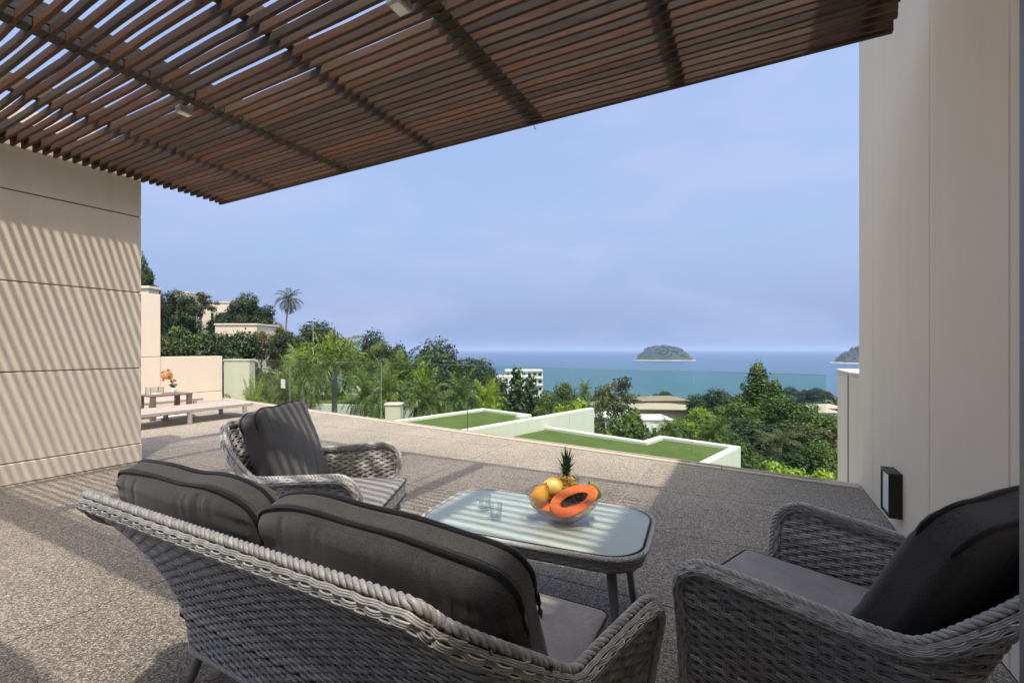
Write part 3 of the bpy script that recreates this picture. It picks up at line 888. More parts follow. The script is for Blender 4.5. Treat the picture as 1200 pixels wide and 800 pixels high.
def pad_sag(a, c, hx, seed):
    # a slumped top edge with soft corners
    return max(c, 0.0) * (-0.045 * abs(a) ** 7 - 0.012 * abs(a) ** 2.5 + 0.006 * math.sin(3.4 * a + seed) + 0.003 * math.sin(8.3 * a + 2 * seed))
def rounded_pad(hx, hy, hz, rr, n=28, bulge=(0, 0, 0), wr=0.0, seed=0, seams=None):
    """a stuffed cushion: rounded box, bulged faces, puckers running away from the seams (|y| = seam plane)"""
    r2 = np.random.default_rng(seed)
    vs = []; fs = []
    idx = {}
    def mp(p):
        x, y, z = p[0] * hx, p[1] * hy, p[2] * hz
        ix, iy, iz = hx - rr, hy - rr, hz - rr
        c = np.array([np.clip(x, -ix, ix), np.clip(y, -iy, iy), np.clip(z, -iz, iz)])
        d = np.array([x, y, z]) - c
        l = np.linalg.norm(d)
        return c + (d / l * rr if l > 1e-9 else d)
    fr1 = r2.uniform(0, 6.28, 8)
    creases = [(r2.uniform(-1, 1) * hx, r2.uniform(0.006, 0.012), r2.uniform(0.4, 1.0), r2.uniform(2.0, 6.0), r2.choice([-1, 1]), r2.normal(0, 0.10), sg) for sg in (-1, 1) for _ in range(int(hx * 70))]
    grid = np.linspace(-1, 1, n + 1)
    # denser towards the edges
    grid = np.sign(grid) * (1 - (1 - np.abs(grid)) ** 1.35)
    def vert(i, j, k):
        key = (i, j, k)
        if key in idx: return idx[key]
        p = np.array([grid[i], grid[j], grid[k]])
        v = mp(p)
        a, b, c = p
        v[1] += bulge[1] * b * (1 - a * a) * (1 - c * c)
        v[2] += bulge[2] * c * (1 - a * a) * (1 - b * b)
        v[0] += bulge[0] * a * (1 - b * b) * (1 - c * c)
        if wr:
            ex = 1 - abs(c); e2 = 1 - abs(a)
            if abs(b) > 0.35:
                win = min(1.0, ex * 14) * min(1, e2 * 9)
                g = 0.0
                if win > 0.01:
                    for (x0, sg_, am, dec, end, sl, fc) in creases:
                        if fc * b < 0: continue
                        dx = a * hx - x0 - sl * (1 - end * c) * 0.1
                        if abs(dx) > 3 * sg_: continue
                        g += am * math.exp(-(dx / sg_) ** 2) * math.exp(-(1 - end * c) * dec * 0.5)
                v[1] -= np.sign(b) * wr * g * win
                fold2 = (math.sin(c * hz * 75 + fr1[3]) + math.sin(c * hz * 118 + fr1[4])) / 2
                v[1] += np.sign(b) * wr * 0.45 * fold2 * min(1.0, e2 * 12) * math.exp(-e2 * 6.0)
                v[1] += 0.6 * wr * math.sin(a * 4 + fr1[5] + 2.2 * c) * math.cos(c * 3 + fr1[6])
            v[2] += pad_sag(v[0] / hx, v[2] / hz, hx, seed)
        idx[key] = len(vs); vs.append(v); return idx[key]
    for ax in range(3):
        for side in (0, n):
            for i in range(n):
                for j in range(n):
                    l = []
                    for (di, dj) in ((0, 0), (1, 0), (1, 1), (0, 1)):
                        t = [0, 0, 0]; t[ax] = side; t[(ax + 1) % 3] = i + di; t[(ax + 2) % 3] = j + dj
                        l.append(vert(*t))
                    fs.append(tuple(l if side else l[::-1]))
    return MB().add(vs, fs)
def pipe_loop(hx, hz, rr, y, n=8, bx=0.0):
    pts = []
    for (cx, cz, a0) in ((hx - rr, hz - rr, 0), (-hx + rr, hz - rr, 90), (-hx + rr, -hz + rr, 180), (hx - rr, -hz + rr, 270)):
        for k in range(n + 1):
            a = R(a0 + 90 * k / n)
            pts.append((cx + rr * math.cos(a), y, cz + rr * math.sin(a)))
    pts.append(pts[0])
    out = []
    for a, b in zip(pts[:-1], pts[1:]):
        m = max(1, int((Vector(b) - Vector(a)).length / 0.03))
        for q in range(m):
            out.append(tuple(Vector(a).lerp(Vector(b), q / m)))
    out.append(pts[0])
    return out

def back_cushion(parent, hx, hz, hy, loc, lean, seed, rotz=0.0, rr=0.046, bulge=0.045, wr=0.012):
    c = rounded_pad(hx, hy, hz, rr, 84, (0.0, bulge, 0.0), wr, seed).build('back_cushion', M['fabric_charcoal'], parent, smooth=True, loc=loc, rot=(lean, 0, rotz))
    for sgn in (-1, 1):
        pts = pipe_loop(hx - 0.001, hz + 0.0005, rr * 0.9, sgn * (hy - rr * 0.6))
        pts = [(p[0], p[1], p[2] + pad_sag(p[0] / hx, p[2] / hz, hx, seed)) for p in pts]
        MB().tube(pts, 0.0062, 7, caps=False).build('piping', M['piping'], c, smooth=True)
    return c
def seat_cushion(parent, hx, hy, hz, loc, seed):
    c = rounded_pad(hx, hy, hz, 0.03, 24, (0, 0.0, 0.012), 0.0, seed).build('seat_cushion', M['fabric_grey'], parent, smooth=True, loc=loc)
    for sgn in (-1, 1):
        pts = [(p[0], p[2], sgn * (hz - 0.012)) for p in pipe_loop(hx - 0.002, hy - 0.002, 0.03, 0)]
        MB().tube(pts, 0.0045, 6, caps=False).build('piping', M['piping'], c, smooth=True)
    return c
def leg_mesh(x, y, dx, dy, z1=0.20, r1=0.024, r0=0.014):
    return MB().tube([(x, y, z1), (x + dx * 0.5, y + dy * 0.5, z1 * 0.5), (x + dx, y + dy, 0.0)], [r1, (r1 + r0) / 2, r0], 14)

def tub(name, label, cat, sh_, loc, rotz, group, seed, share=None):
    t = thing(name, label, cat, loc, rotz, group)
    if share:
        for ch in share.children:
            if ch.name.split('.')[0] in ('wicker_weave', 'rope_rim', 'shell_core', 'seat_base', 'leg', 'bottom_rail', 'front_apron'):
                c = ch.copy(); COL.objects.link(c); c.parent = t
        return t
    tag(sh_.weave(MB(), seed=seed).build('wicker_weave', M['wicker'], t, smooth=True), kind='stuff')
    tag(sh_.rim(MB(), seed=seed + 5).build('rope_rim', M['wicker'], t, smooth=True), kind='stuff')
    sh_.roll_core(sh_.core(MB())).build('shell_core', M['core'], t, smooth=True)
    Q = np.linspace(0.004, sh_.L - 0.004, 90)
    MB().tube(sh_.pos(Q, sh_.zb) + np.array([0, 0, 0.002]), 0.011, 8, tone=0.35).build('bottom_rail', M['wicker'], t, smooth=True)
    bevel(MB().box(-sh_.w + 0.02, sh_.w - 0.02, -sh_.yb + 0.03, sh_.yf - 0.02, sh_.zb + 0.012, 0.30).build('seat_base', M['core'], t), 0.01, 2)
    ap = MB()                                   # woven apron below the seat, in front
    X = np.linspace(-sh_.w + 0.01, sh_.w - 0.01, int(2 * sh_.w / 0.009)); nn = np.tile([0, 1.0, 0], (len(X), 1))
    for i in range(11):
        wv = np.tanh(1.6 * np.sin(math.pi * X / 0.036 + i * math.pi)) * 0.005
        ribbon(ap, np.stack([X, sh_.yf + wv, np.full_like(X, sh_.zb + 0.006 + i * 0.0115)], -1), nn, 0.0054, 0.003, random.uniform(.2, .8))
    tag(ap.build('front_apron', M['wicker'], t, smooth=True), kind='stuff')
    for sx in (-1, 1):
        leg_mesh(sx * (sh_.w - 0.05), sh_.yf - 0.06, sx * 0.03, 0.05, sh_.zb + 0.02).build('leg', M['leg_metal'], t, smooth=True)
        leg_mesh(sx * (sh_.w - 0.05), -sh_.yb + 0.07, sx * 0.03, -0.06, sh_.zb + 0.02).build('leg', M['leg_metal'], t, smooth=True)
    return t

G_F = 'grey wicker lounge set'
sofa_sh = Shell(0.76, 0.19, 0.24, 0.10, 0.18, 0.62, 0.58, 0.85, 0.12, 0.33, 0.36)
sofa = tub('wicker_sofa', 'grey wicker two seat sofa seen from behind in the foreground', 'sofa', sofa_sh, uv(1.17, -1.155), HOUSE_ROT, G_F, 21)
seat_cushion(sofa, 0.735, 0.30, 0.06, (0, 0.035, 0.365), 1)
back_cushion(sofa, 0.38, 0.255, 0.058, (-0.44, -0.300, 0.668), R(21), 5, R(0.8))
back_cushion(sofa, 0.41, 0.255, 0.058, (0.352, -0.295, 0.668), R(21), 9, R(-0.6))

chair_sh = Shell(0.335, 0.30, 0.32, 0.11, 0.18, 0.635, 0.60, 0.86, 0.12, 0.24, 0.20)
ch1 = tub('wicker_armchair', 'grey wicker armchair by the tall wall, facing left, cut by the view', 'armchair', chair_sh, (1.05, 1.525, 0), R(39.7), G_F, 33)
seat_cushion(ch1, 0.30, 0.33, 0.06, (0, 0.05, 0.365), 2)
back_cushion(ch1, 0.30, 0.26, 0.055, (0.02, -0.335, 0.672), R(27), 13, R(-19), 0.028, 0.014, 0.005)
ch2 = tub('wicker_armchair', 'grey wicker armchair left of the glass table, facing right', 'armchair', chair_sh, (-1.10, 2.80, 0), R(-91), G_F, 33, share=ch1)
seat_cushion(ch2, 0.30, 0.33, 0.06, (0, 0.05, 0.365), 3)
back_cushion(ch2, 0.30, 0.27, 0.062, (0, -0.29, 0.69), R(20), 17, 0, 0.03, 0.028, 0.005)

# ------------------------------------------------------------------ coffee table
def rrect(hx, hy, r, n=10, step=0.009):
    pts = []
    for (cx, cy, a0) in ((hx - r, hy - r, 0), (-hx + r, hy - r, 90), (-hx + r, -hy + r, 180), (hx - r, -hy + r, 270)):
        for k in range(n + 1):
            a = R(a0 + 90 * k / n); pts.append((cx + r * math.cos(a), cy + r * math.sin(a)))
    pts.append(pts[0]); pts = np.array(pts)
    d = np.concatenate([[0], np.cumsum(np.linalg.norm(np.diff(pts, axis=0), axis=1))])
    m = int(d[-1] / step); t = np.linspace(0, d[-1], m)
    q = np.stack([np.interp(t, d, pts[:, 0]), np.interp(t, d, pts[:, 1])], -1)
    return q, t, d[-1]
TZ = 0.46
TAB = (0.125, 2.275, 0.0)
tab = thing('coffee_table', 'low grey wicker coffee table with pale rippled glass top', 'table', TAB, R(-22.5), G_F)
HX, HY, RC = 0.545, 0.315, 0.17
q, t, L = rrect(HX, HY, RC)
N = np.gradient(q, axis=0); N = np.stack([N[:, 1], -N[:, 0]], -1); N /= np.linalg.norm(N, axis=1)[:, None]
mb = MB(); nr = round(L / 0.034 / 2) * 2
for i in range(6):
    wv = np.tanh(1.5 * np.sin(math.pi * t / L * nr + i * math.pi))
    tau = i / 5
    o = -0.012 * (1 - tau) ** 1.5 + 0.0045 * wv
    for dz in (-0.0028, 0.0028):
        z = TZ - 0.068 + i * 0.0105 + dz + 0.0014 * wv
        ribbon(mb, np.stack([q[:, 0] + N[:, 0] * o, q[:, 1] + N[:, 1] * o, z], -1), np.concatenate([N, 0 * N[:, :1]], 1), 0.0030, 0.0026, np.clip(random.uniform(.25, .75) + 0.1 * np.sin(t * 8 + i), 0, 1).repeat(4))
for k in range(4):
    ph = t / 0.058 * 2 * math.pi + k * math.pi / 2
    ph = np.round(L / 0.058) * 2 * math.pi * t / L + k * math.pi / 2
    ribbon(mb, np.stack([q[:, 0] + N[:, 0] * (0.006 + 0.007 * np.cos(ph)), q[:, 1] + N[:, 1] * (0.006 + 0.007 * np.cos(ph)), TZ - 0.010 + 0.007 * np.sin(ph)], -1), np.concatenate([N, 0 * N[:, :1]], 1), 0.006, 0.006, 0.6, 6)
tag(mb.build('wicker_rim', M['wicker'], tab, smooth=True), kind='stuff')
qi, _, _ = rrect(HX - 0.012, HY - 0.012, RC - 0.01, 10, 0.03)
MB().prism([tuple(p) for p in qi[:-1]], TZ - 0.068, TZ - 0.022).build('table_frame', M['core'], tab)
mb = MB()                                       # woven top under the glass
Y = np.arange(-HY + 0.02, HY - 0.015, 0.0085)
for i, y in enumerate(Y):
    e = max(0.0, abs(y) - (HY - RC)); xl = HX - 0.02 - (RC - math.sqrt(max(RC * RC - e * e, 0)))
    X = np.linspace(-xl, xl, max(8, int(2 * xl / 0.010)))
    wv = np.tanh(1.5 * np.sin(math.pi * X / 0.040 + i * math.pi)) * 0.003
    ribbon(mb, np.stack([X, np.full_like(X, y), TZ - 0.0165 + wv], -1), np.tile([0, 0, 1.0], (len(X), 1)), 0.0040, 0.0022, random.uniform(.35, .95))
tag(mb.build('woven_top', M['wicker'], tab, smooth=True), kind='stuff')
qg, _, _ = rrect(HX - 0.014, HY - 0.014, RC - 0.012, 10, 0.02)
MB().prism([tuple(p) for p in qg[:-1]], TZ - 0.008, TZ).build('glass_top', M['table_glass'], tab)
MB().tube([(p[0], p[1], TZ - 0.004) for p in rrect(HX - 0.0125, HY - 0.0125, RC - 0.011, 10, 0.02)[0]], 0.0038, 6, caps=False).build('glass_edge', M['rail_edge'], tab, smooth=True)
for sx in (-1, 1):
    for sy in (-1, 1):
        leg_mesh(sx * 0.40, sy * 0.19, sx * 0.045, sy * 0.04, TZ - 0.066, 0.024, 0.015).build('leg', M['leg_metal'], tab, smooth=True)

# ------------------------------------------------------------------ fruit bowl and glasses
def fruitmat(name, c1, c2, scale=6, rough=0.4, spots=None):
    a = Mat(name)
    col = a.mix(a.ramp(a.noise(scale, 4), [(0.35, 0.0), (0.65, 1.0)]), c1, c2)
    if spots: col = a.mix(a.ramp(a.noise(90, 2), [(0.62, 0.0), (0.70, 0.6)]), col, spots)
    a.color(col); a.rough(rough); a.b.inputs['Subsurface Weight'].default_value = 0.08
    a.b.inputs['Subsurface Radius'].default_value = (0.02, 0.008, 0.003)
    M[name] = a.m
fruitmat('mango_skin', (0.80, 0.36, 0.05), (0.84, 0.52, 0.10), 9)
fruitmat('mango_yellow', (0.84, 0.50, 0.09), (0.86, 0.62, 0.20), 9)
fruitmat('papaya_flesh', (0.82, 0.16, 0.045), (0.84, 0.23, 0.07), 16, 0.35)
fruitmat('papaya_skin', (0.80, 0.40, 0.08), (0.62, 0.42, 0.08), 10)
fruitmat('papaya_hollow', (0.62, 0.10, 0.03), (0.72, 0.16, 0.05), 20)
fruitmat('papaya_seed', (0.012, 0.011, 0.01), (0.05, 0.035, 0.025), 60, 0.25)
fruitmat('lime_skin', (0.25, 0.36, 0.05), (0.45, 0.50, 0.10), 12)
fruitmat('pineapple_skin', (0.42, 0.24, 0.05), (0.55, 0.36, 0.09), 30, 0.6)
leafmat('pineapple_leaf', (0.05, 0.09, 0.05), (0.10, 0.16, 0.09), (0.22, 0.28, 0.17), trans=0.1)

BP = at(660, 612, TZ) ; BP.z = TZ
bowl = thing('fruit_bowl', 'clear glass bowl of fruit on the coffee table', 'bowl', BP, R(-12))
prof = [(0.0, 0.004), (0.045, 0.004), (0.052, 0.010), (0.085, 0.030), (0.125, 0.065), (0.155, 0.105), (0.172, 0.145), (0.176, 0.147), (0.172, 0.140), (0.150, 0.092), (0.118, 0.055), (0.082, 0.028), (0.05, 0.016), (0.0, 0.013)]
MB().lathe([(0, 0.0), (0.046, 0.0), (0.05, 0.004)] + prof[2:], 48, sx=1.05, sy=0.9).build('glass_body', M['rose_glass'], bowl, smooth=True)
th = np.linspace(0, 2 * math.pi, 64)
MB().tube(np.stack([1.05 * 0.174 * np.cos(th), 0.9 * 0.174 * np.sin(th), 0.146 + 0 * th], -1), 0.0035, 8, caps=False).build('rim', M['clear_glass'], bowl, smooth=True)

def ell(name, mat, parent, rx, ry, rz, n=18, k=28, pinch=0.0, **kw):
    ph = np.linspace(-math.pi / 2, math.pi / 2, n)
    prof = np.stack([np.maximum(np.cos(ph), 0.0) , np.sin(ph)], -1)
    mb = MB().lathe(prof, k)
    v = np.array(mb.v)
    v[:, 0] *= rx * (1 + pinch * v[:, 2]); v[:, 1] *= ry * (1 + pinch * v[:, 2]); v[:, 2] *= rz
    mb.v = v.tolist()
    return mb.build(name, mat, parent, smooth=True, **kw)
def b2w(x, y, z):
    return bowl_mat @ Vector((x, y, z))
bowl_mat = Matrix.Translation(BP) @ Matrix.Rotation(R(-12), 4, 'Z')
def fruit(name, label, cat, loc, rot):
    p = b2w(*loc)
    t = thing(name, label, cat, p)
    t.rotation_euler = rot
    return t
# camera is towards -y: near side of the bowl has y < 0
mg = fruit('mango', 'orange mango at the left rim of the fruit bowl', 'mango', (-0.112, 0.0, 0.122), (R(18), R(18), R(20)))
ell('skin', M['mango_skin'], mg, 0.044, 0.044, 0.070, pinch=-0.12)
MB().tube([(0, 0, 0.066), (0.002, 0, 0.076)], [0.004, 0.003], 7).build('stem', M['bark'], mg)
mg2 = fruit('mango', 'pale yellow mango resting behind the orange one in the bowl', 'mango', (-0.060, 0.052, 0.150), (R(8), R(62), R(15)))
ell('skin', M['mango_yellow'], mg2, 0.048, 0.048, 0.064, pinch=0.1)
MB().tube([(0, 0, 0.060), (0.002, 0, 0.069)], [0.004, 0.003], 7).build('stem', M['bark'], mg2)
lm = fruit('green_mango', 'green mango at the right rim of the fruit bowl', 'mango', (0.142, 0.035, 0.150), (R(10), R(-25), 0))
ell('skin', M['lime_skin'], lm, 0.036, 0.036, 0.050, pinch=-0.1)
MB().tube([(0, 0, 0.047), (0.002, 0, 0.056)], [0.004, 0.003], 7).build('stem', M['bark'], lm)

def papaya_half(label, loc, rot, rx, rz, seeds, seed):
    """half a papaya: cut face towards local -y, long axis local z"""
    t = fruit('papaya_half', label, 'papaya', loc, rot)
    n = 36
    ph = np.linspace(-math.pi / 2, math.pi / 2, n)
    rad = np.cos(ph) ** 0.8 * (1 - 0.16 * np.sin(ph)); zz = np.sin(ph)
    k = 20; a = np.linspace(0, math.pi, k)
    vs = np.stack([rx * rad[:, None] * np.cos(a)[None], 0.85 * rx * rad[:, None] * np.sin(a)[None], rz * np.repeat(zz[:, None], k, 1)], -1)
    i = np.arange(n - 1)[:, None] * k; j = np.arange(k - 1)[None, :]
    MB().addnp(vs.reshape(-1, 3), np.stack([i + j, i + j + 1, i + k + j + 1, i + k + j], -1).reshape(-1, 4)).build('skin', M['papaya_skin'], t, smooth=True)
    # cut face: ring from outline to the hollow, then the hollow
    m = 9; fx = np.concatenate([rx * rad, -rx * rad[::-1]]); fz = np.concatenate([rz * zz, rz * zz[::-1]])
    ang = np.arctan2(fz, fx)
    hx_ = 0.40 * rx * np.cos(np.linspace(-math.pi / 2, 3 * math.pi / 2, 2 * n)); hz_ = 0.62 * rz * np.sin(np.linspace(-math.pi / 2, 3 * math.pi / 2, 2 * n)) - 0.02 * rz
    w = np.linspace(0, 1, m)
    mbf = MB()
    vs = np.concatenate([np.stack([fx * (1 - q) + hx_ * q, np.full(2 * n, -0.0015 * math.sin(q * 3.14)), fz * (1 - q) + hz_ * q], -1) for q in w])
    kk = 2 * n; i = np.arange(m - 1)[:, None] * kk; j = np.arange(kk)[None, :]; j2 = (j + 1) % kk
    mbf.addnp(vs, np.stack([i + j, i + j2, i + kk + j2, i + kk + j], -1).reshape(-1, 4))
    mbf.build('flesh', M['papaya_flesh'], t, smooth=True)
    m = 7; w = np.linspace(0, 1, m)
    vs = np.concatenate([np.stack([hx_ * math.cos(q * 1.5), np.full(2 * n, 0.42 * rx * math.sin(q * 1.5)), hz_ * math.cos(q * 1.5)], -1) for q in w])
    i = np.arange(m - 1)[:, None] * kk
    MB().addnp(vs, np.stack([i + j, i + j2, i + kk + j2, i + kk + j], -1).reshape(-1, 4)).build('hollow', M['papaya_hollow'], t, smooth=True)
    r2 = np.random.default_rng(seed); sm = MB()
    for q in range(seeds):
        a_ = r2.uniform(0, 6.283); rr = math.sqrt(r2.uniform(0, 0.9))
        x = 0.40 * rx * rr * math.cos(a_); z = 0.60 * rz * rr * math.sin(a_)
        y = r2.uniform(0.02, 0.22) * rx * math.sqrt(max(0, 1 - rr * rr)) - 0.001
        s = r2.uniform(0.0030, 0.0042)
        pr = [(0, -s), (s * .8, -s * .5), (s, 0), (s * .8, s * .5), (0, s)]
        sm.lathe(pr, 7, (x, y, z))
    tag(sm.build('seeds', M['papaya_seed'], t, smooth=True), kind='stuff')
    return t
def axes(zv, nv):
    zv = Vector(zv).normalized(); y = -Vector(nv); y = (y - zv * y.dot(zv)).normalized(); x = y.cross(zv)
    return Matrix((x, y, zv)).transposed().to_euler()
papaya_half('halved papaya with dark seeds leaning at the front of the bowl', (0.055, -0.040, 0.128), axes((0.88, -0.10, 0.40), (-0.05, -0.72, 0.62)), 0.064, 0.118, 280, 3)
papaya_half('second papaya half tucked behind the front one in the bowl', (-0.012, 0.012, 0.120), axes((0.90, 0.0, 0.38), (-0.15, -0.62, 0.72)), 0.054, 0.108, 160, 4)

pa = fruit('pineapple', 'small pineapple with spiky crown standing in the fruit bowl', 'pineapple', (0.005, 0.085, 0.135), (R(-6), R(2), 0))
body = MB()
n, k = 15, 26
ph = np.linspace(-math.pi / 2, math.pi / 2, n)
body.lathe(np.stack([0.054 * np.maximum(np.cos(ph), 0) ** 0.6, 0.072 * np.sin(ph)], -1), k)
body.build('body', M['pineapple_skin'], pa, smooth=True)
eye = MB().add([(-.0105, 0, 0), (0, 0, .0125), (.0105, 0, 0), (0, 0, -.0125), (0, -.007, .001)], [(4, 1, 0), (4, 2, 1), (4, 3, 2), (4, 0, 3)]).mesh('eye', M['pineapple_skin'])
for r_ in range(7):
    z = -0.052 + r_ * 0.0175
    rr = 0.0545 * max(0.0, 1 - (z / 0.072) ** 2) ** 0.3
    for c_ in range(14):
        a = (c_ + 0.5 * (r_ % 2)) * 2 * math.pi / 14
        link('eye', eye, pa, loc=(rr * math.sin(a), -rr * math.cos(a), z), rot=(0, 0, a))
for r_ in range(42):
    lv = r_ / 42.0
    a = r_ * 2.399
    tilt = (1 - lv) * 0.95 + 0.08
    ln = 0.062 + 0.060 * lv
    wd = 0.010
    seg = 5; vs = []; ti = []
    for q in range(seg + 1):
        f = q / seg
        ang = tilt * (0.55 + 0.8 * f)
        rad = 0.006 + ln * f * math.sin(ang); zz = 0.066 + 0.035 * lv + ln * f * math.cos(ang)
        w = wd * (1 - f) ** 0.7
        cx, cy = math.cos(a), math.sin(a)
        for sgn in (-1, 1):
            vs.append((rad * cx - sgn * w * cy, rad * cy + sgn * w * cx, zz + 0.002 * 0)); 
    fs = [(2 * q, 2 * q + 1, 2 * q + 3, 2 * q + 2) for q in range(seg)]
    MB().add(vs, fs, tone=random.uniform(.1, .9)).build('crown_leaf', M['pineapple_leaf'], pa, smooth=True)

def tumbler(px, py, label, h=0.075, r=0.032):
    p = at(px, py, TZ); 
    t = thing('tumbler', label, 'glass', (p.x, p.y, TZ + 0.0008), 0, 'drinking glasses on the coffee table')
    MB().lathe([(0, 0.0), (r * .82, 0.0), (r * .86, 0.003), (r, h), (r - 0.0022, h), (r * .80, 0.012), (0, 0.010)], 36).build('glass_wall', M['clear_glass'], t, smooth=True)
    MB().tube(np.stack([(r - 0.001) * np.cos(th), (r - 0.001) * np.sin(th), h + 0 * th], -1), 0.0014, 6, caps=False).build('rim', M['clear_glass'], t, smooth=True)
    MB().lathe([(0, 0.0005), (r * .70, 0.0012), (r * .74, 0.008), (0, 0.0095)], 28).build('thick_base', M['clear_glass'], t, smooth=True)
tumbler(568, 597, 'clear tumbler on the coffee table, farther left of the pair')
tumbler(581, 608, 'clear tumbler on the coffee table, nearer of the pair')

# ------------------------------------------------------------------ sun loungers beyond the left wall
def lounger(name, label, u0, u1, v0, v1, z):
    t = thing(name, label, 'sun lounger', uv((u0 + u1) / 2, (v0 + v1) / 2), HOUSE_ROT, 'wooden sun loungers')
    hl, hw = (u1 - u0) / 2, (v1 - v0) / 2
    MB().cbox(hw - 0.045, hw, -hl, hl, z - 0.055, z - 0.001, 0.004).build('side_rail', M['lounger_wood'], t)
    MB().cbox(-hw, -hw + 0.045, -hl, hl, z - 0.055, z - 0.001, 0.004).build('side_rail', M['lounger_wood'], t)
    MB().cbox(-hw + 0.046, hw - 0.046, hl - 0.045, hl - 0.001, z - 0.054, z - 0.002, 0.004).build('end_rail', M['lounger_wood'], t)
    MB().cbox(-hw + 0.046, hw - 0.046, -hl + 0.001, -hl + 0.045, z - 0.054, z - 0.002, 0.004).build('end_rail', M['lounger_wood'], t)
    n = int(2 * hl / 0.075)
    sl = MB().cbox(-hw + 0.047, hw - 0.047, -0.031, 0.031, z - 0.022, z - 0.003, 0.003).mesh('slat', M['lounger_wood'])
    for i in range(n):
        y = -hl + 0.085 + i * (2 * hl - 0.17) / (n - 1)
        link('slat', sl, t, loc=(0, y, 0))
    for sx in (-1, 1):
        for sy in (-1, 0.0, 1):
            x = sx * (hw - 0.026); y = sy * (hl - 0.16)
            MB().cbox(x - 0.024, x + 0.024, y - 0.032, y + 0.032, 0.0, z - 0.056, 0.003).build('leg', M['lounger_wood'], t)
    return t
lounger('sun_lounger', 'low wooden sun lounger nearest the terrace, beside the dark side table', 3.2, 5.45, -9.42, -8.58, 0.26)
lounger('sun_lounger', 'low wooden sun lounger farther back, partly behind the side table', 3.6, 5.5, -11.2, -10.40, 0.26)
sp_ = at(194, 461, 0.46)
st = thing('side_table', 'dark wooden side table between the two sun loungers', 'side table', (sp_.x, sp_.y, 0), HOUSE_ROT)
MB().cbox(-0.26, 0.26, -0.34, 0.34, 0.43, 0.46, 0.004).build('table_top', M['table_wood'], st)
for sx in (-1, 1):
    for sy in (-1, 1):
        MB().cbox(sx * 0.215 - 0.04, sx * 0.215 + 0.04, sy * 0.30 - 0.035, sy * 0.30 + 0.035, 0, 0.429, 0.004).build('leg', M['table_wood'], st)
op = st.matrix_basis @ Vector((0.02, 0.12, 0.461))
vs_ = thing('orchid_vase', 'white pot of orange orchids on the dark side table', 'potted plant', op, 0)
vs_.scale = (0.78, 0.78, 0.78)
MB().lathe([(0, 0), (0.05, 0), (0.06, 0.02), (0.062, 0.09), (0.055, 0.13), (0.05, 0.13), (0.056, 0.09), (0.05, 0.02), (0, 0.015)], 24).build('pot', M['ceramic_white'], vs_, smooth=True)
mb = MB(); r2 = np.random.default_rng(5)
for a in range(7):
    an = a * 0.9
    pts = [(0.03 * math.cos(an), 0.03 * math.sin(an), 0.12), (0.09 * math.cos(an), 0.09 * math.sin(an), 0.22), (0.15 * math.cos(an), 0.15 * math.sin(an), 0.19)]
    w = np.array([math.sin(an), -math.cos(an), 0]) * 0.022
    p = np.array(pts)
    mb.add([p[0] - w * .4, p[0] + w * .4, p[1] + w, p[1] - w, p[2]], [(0, 1, 2, 3), (3, 2, 4)], tone=float(r2.uniform(.2, .9)))
mb.build('leaves', M['leaf_mid'], vs_)
mb = MB()
for a in range(4):
    an = 2.2 + a * 0.5
    mb.tube([(0, 0, 0.12), (0.05 * math.cos(an), 0.05 * math.sin(an), 0.32), (0.18 * math.cos(an), 0.10 * math.sin(an), 0.46 + .03 * a), (0.30 * math.cos(an), 0.14 * math.sin(an), 0.40 + .03 * a)], 0.005, 5)
mb.build('stems', M['leaf_mid'], vs_)
fl = MB()
for p5 in range(5):
    a = p5 * 2 * math.pi / 5
    c, s_ = math.cos(a), math.sin(a)
    fl.add([(0, 0, 0), (0.022 * c - 0.022 * s_, 0.012, 0.022 * s_ + 0.022 * c), (0.05 * c, 0.006, 0.05 * s_), (0.022 * c + 0.022 * s_, 0.012, 0.022 * s_ - 0.022 * c)], [(0, 1, 2, 3)], tone=0.3 + 0.12 * p5)
flm = fl.mesh('blossom', M['leaf_orchid'])
for b_ in range(22):
    an = 2.2 + r2.integers(0, 4) * 0.5; f = r2.uniform(0.35, 1.0)
    link('blossom', flm, vs_, loc=(0.30 * f * math.cos(an) + r2.normal(0, .035), 0.14 * f * math.sin(an) + r2.normal(0, .035), 0.30 + 0.16 * f + r2.normal(0, .05)), rot=(r2.normal(0, .5), r2.uniform(0, 3), r2.normal(0, .6)))
gp = st.matrix_basis @ Vector((-0.04, -0.16, 0.461))
gb = thing('glass_box', 'small clear glass box on the dark side table', 'box', gp, HOUSE_ROT)
for (x0, x1, y0, y1) in ((-.09, .09, -.10, -.094), (-.09, .09, .094, .10), (-.09, -.084, -.0935, .0935), (.084, .09, -.0935, .0935)):
    MB().box(x0, x1, y0, y1, 0.0, 0.13).build('pane', M['clear_glass'], gb)
MB().box(-.083, .083, -.093, .093, 0.0, 0.01).build('base', M['ceramic_white'], gb)
for sx in (-1, 1):
    for sy in (-1, 1):
        MB().box(sx * .0905 - .004, sx * .0905 + .004, sy * .1005 - .004, sy * .1005 + .004, 0, 0.134).build('corner_post', M['table_wood'], gb)
tp = at(205, 489, 0.02)
tv = thing('folded_towel', 'folded white towel lying under the nearer sun lounger', 'towel', (tp.x, tp.y, 0.001), HOUSE_ROT)
for i_, (z0, z1) in enumerate(((0, 0.028), (0.029, 0.055))):
    bevel(MB().box(-0.16 + 0.01 * i_, 0.16, -0.30, 0.30 - 0.02 * i_, z0, z1).build('fold', M['ceramic_white'], tv), 0.012, 3)



